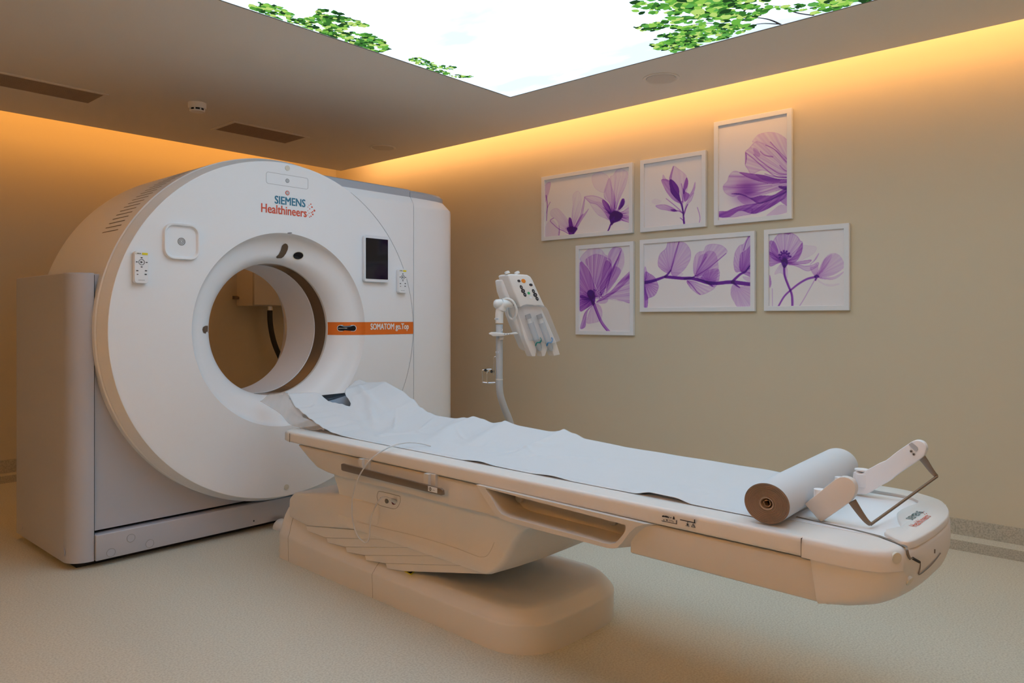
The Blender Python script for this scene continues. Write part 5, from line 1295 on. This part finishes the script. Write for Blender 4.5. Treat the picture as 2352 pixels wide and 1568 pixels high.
def art6(a):
    b = (1748, 360)
    a.petal([(1660,190),(1700,135),(1740,120),(1790,118),(1850,150),(1880,190),(1895,200),(1890,270),(1850,330),(1790,350),(1748,360),(1690,330),(1640,260)], b, .13, .5, .03, .18, streak=.5, sf=16, veins=7)
    a.petal([(1628,195),(1670,200),(1695,260),(1700,310),(1740,355),(1680,350),(1628,300)], b, .26, .35, .04, .15, streak=.3)
    a.petal([(1628,280),(1700,330),(1748,360),(1700,370),(1628,392)], b, .22, .5, .035, .15)
    a.petal([(1895,205),(1890,280),(1850,350),(1800,370),(1760,365),(1820,320),(1860,260)], b, .24, .3, .04, .2)
    a.petal([(1740,125),(1760,118),(1800,125),(1780,135)], None, .35, 0, .05, .1)
    a.petal([(1760,362),(1850,360),(1920,350),(1970,345),(1940,370),(1860,380),(1790,385)], b, .2, .35, .04, .2)
    a.petal([(1770,370),(1860,400),(1920,430),(1960,430),(2020,395),(2025,365),(1980,385),(1920,395),(1850,380)], b, .10, .3, .04, .18)
    a.petal([(1890,235),(1950,228),(2010,240),(1990,290),(1920,330),(1860,350)], None, .035, 0, .05, .03)
    a.petal([(2030,290),(2005,340),(1960,380),(1990,350)], None, .15, 0, .05, .15)
    a.petal([(1740,365),(1700,400),(1670,460),(1720,450),(1770,490),(1775,430),(1760,390)], b, .04, .4, .02, .05)
    a.petal([(1725,345),(1770,340),(1775,375),(1758,405),(1742,405),(1728,375)], None, 1.2, 0, .05, .3)
    for k in range(12):
        an = -2.75+k*.215; L = 52+(22 if k % 2 else 6); x, y = 1750+L*.72*math.cos(an), 345+L*math.sin(an)
        a.stroke([(1750, 355), (1750+L*.45*math.cos(an), 345+L*.6*math.sin(an)), (x, y)], .7, .6, .7); a.dot((x, y), 2.3, .9)
    a.stroke([(1748,395),(1752,470),(1780,550),(1808,620),(1815,680),(1814,735)], 2.4, 2.2, .6); a.stroke([(1745,395),(1749,470),(1777,550),(1805,620),(1811,735)], .7, .7, .5)
    b = (2010, 480)
    a.petal([(2010,475),(2030,430),(2060,360),(2100,310),(2150,290),(2200,310),(2235,370),(2230,410),(2160,460),(2080,485)], b, .09, .3, .04, .05, streak=.3)
    a.petal([(2015,478),(2045,420),(2075,340),(2140,300),(2110,370),(2070,430)], b, .12, .2, .04, 0)
    a.petal([(1960,410),(1990,400),(2015,380),(2025,420),(2012,475),(1985,460)], b, .10, .3, .02, .08)
    a.petal([(2010,480),(2080,490),(2160,480),(2235,440),(2160,500),(2060,500)], b, .08, .4, .03, .06)
    a.petal([(2010,490),(2080,540),(2200,540),(2120,560),(2040,530)], None, .03, 0, .05, .02)
    a.petal([(1990,478),(2015,465),(2035,482),(2018,492),(2005,515),(1997,505),(2002,492)], None, 1.0, 0, .05, .2)
    a.stroke([(2000,484),(1940,498),(1880,530),(1820,575),(1750,640),(1700,725)], 2.2, 1.6, .7); a.stroke([(1998,505),(1950,590),(1905,670),(1868,728)], .6, .5, .3)
    a.petal([(1628,470),(1640,510),(1640,550),(1628,565)], None, .3, 0, .05, .1); a.stroke([(1650,580),(1652,735)], .6, .5, .2)
g = .0015
picture(2.607, 3.371, 1.652, 2.110, CA, 'wide landscape print of two lilac blossoms, leftmost of the upper row of pictures', art1)
picture(2.091, 2.549, 1.651, 2.112, CA, 'small square print of a single upright purple bud, middle of the upper row', art2)
picture(1.572, 2.038, 1.653, 2.268, CB, 'tall portrait print of large sweeping lilac petals, highest of the six pictures', art3)
picture(2.601, 3.066, .986, 1.598, CC, 'tall portrait print of a dark-centred purple poppy, nearest the injector', art4)
picture(1.785, 2.552, 1.139, 1.601, CC, 'wide print of a branch with round translucent petals, middle of the lower row', art5)
picture(1.268, 1.731, 1.140, 1.602, CC, 'square print of two thin-stemmed anemones, rightmost picture of the lower row', art6)
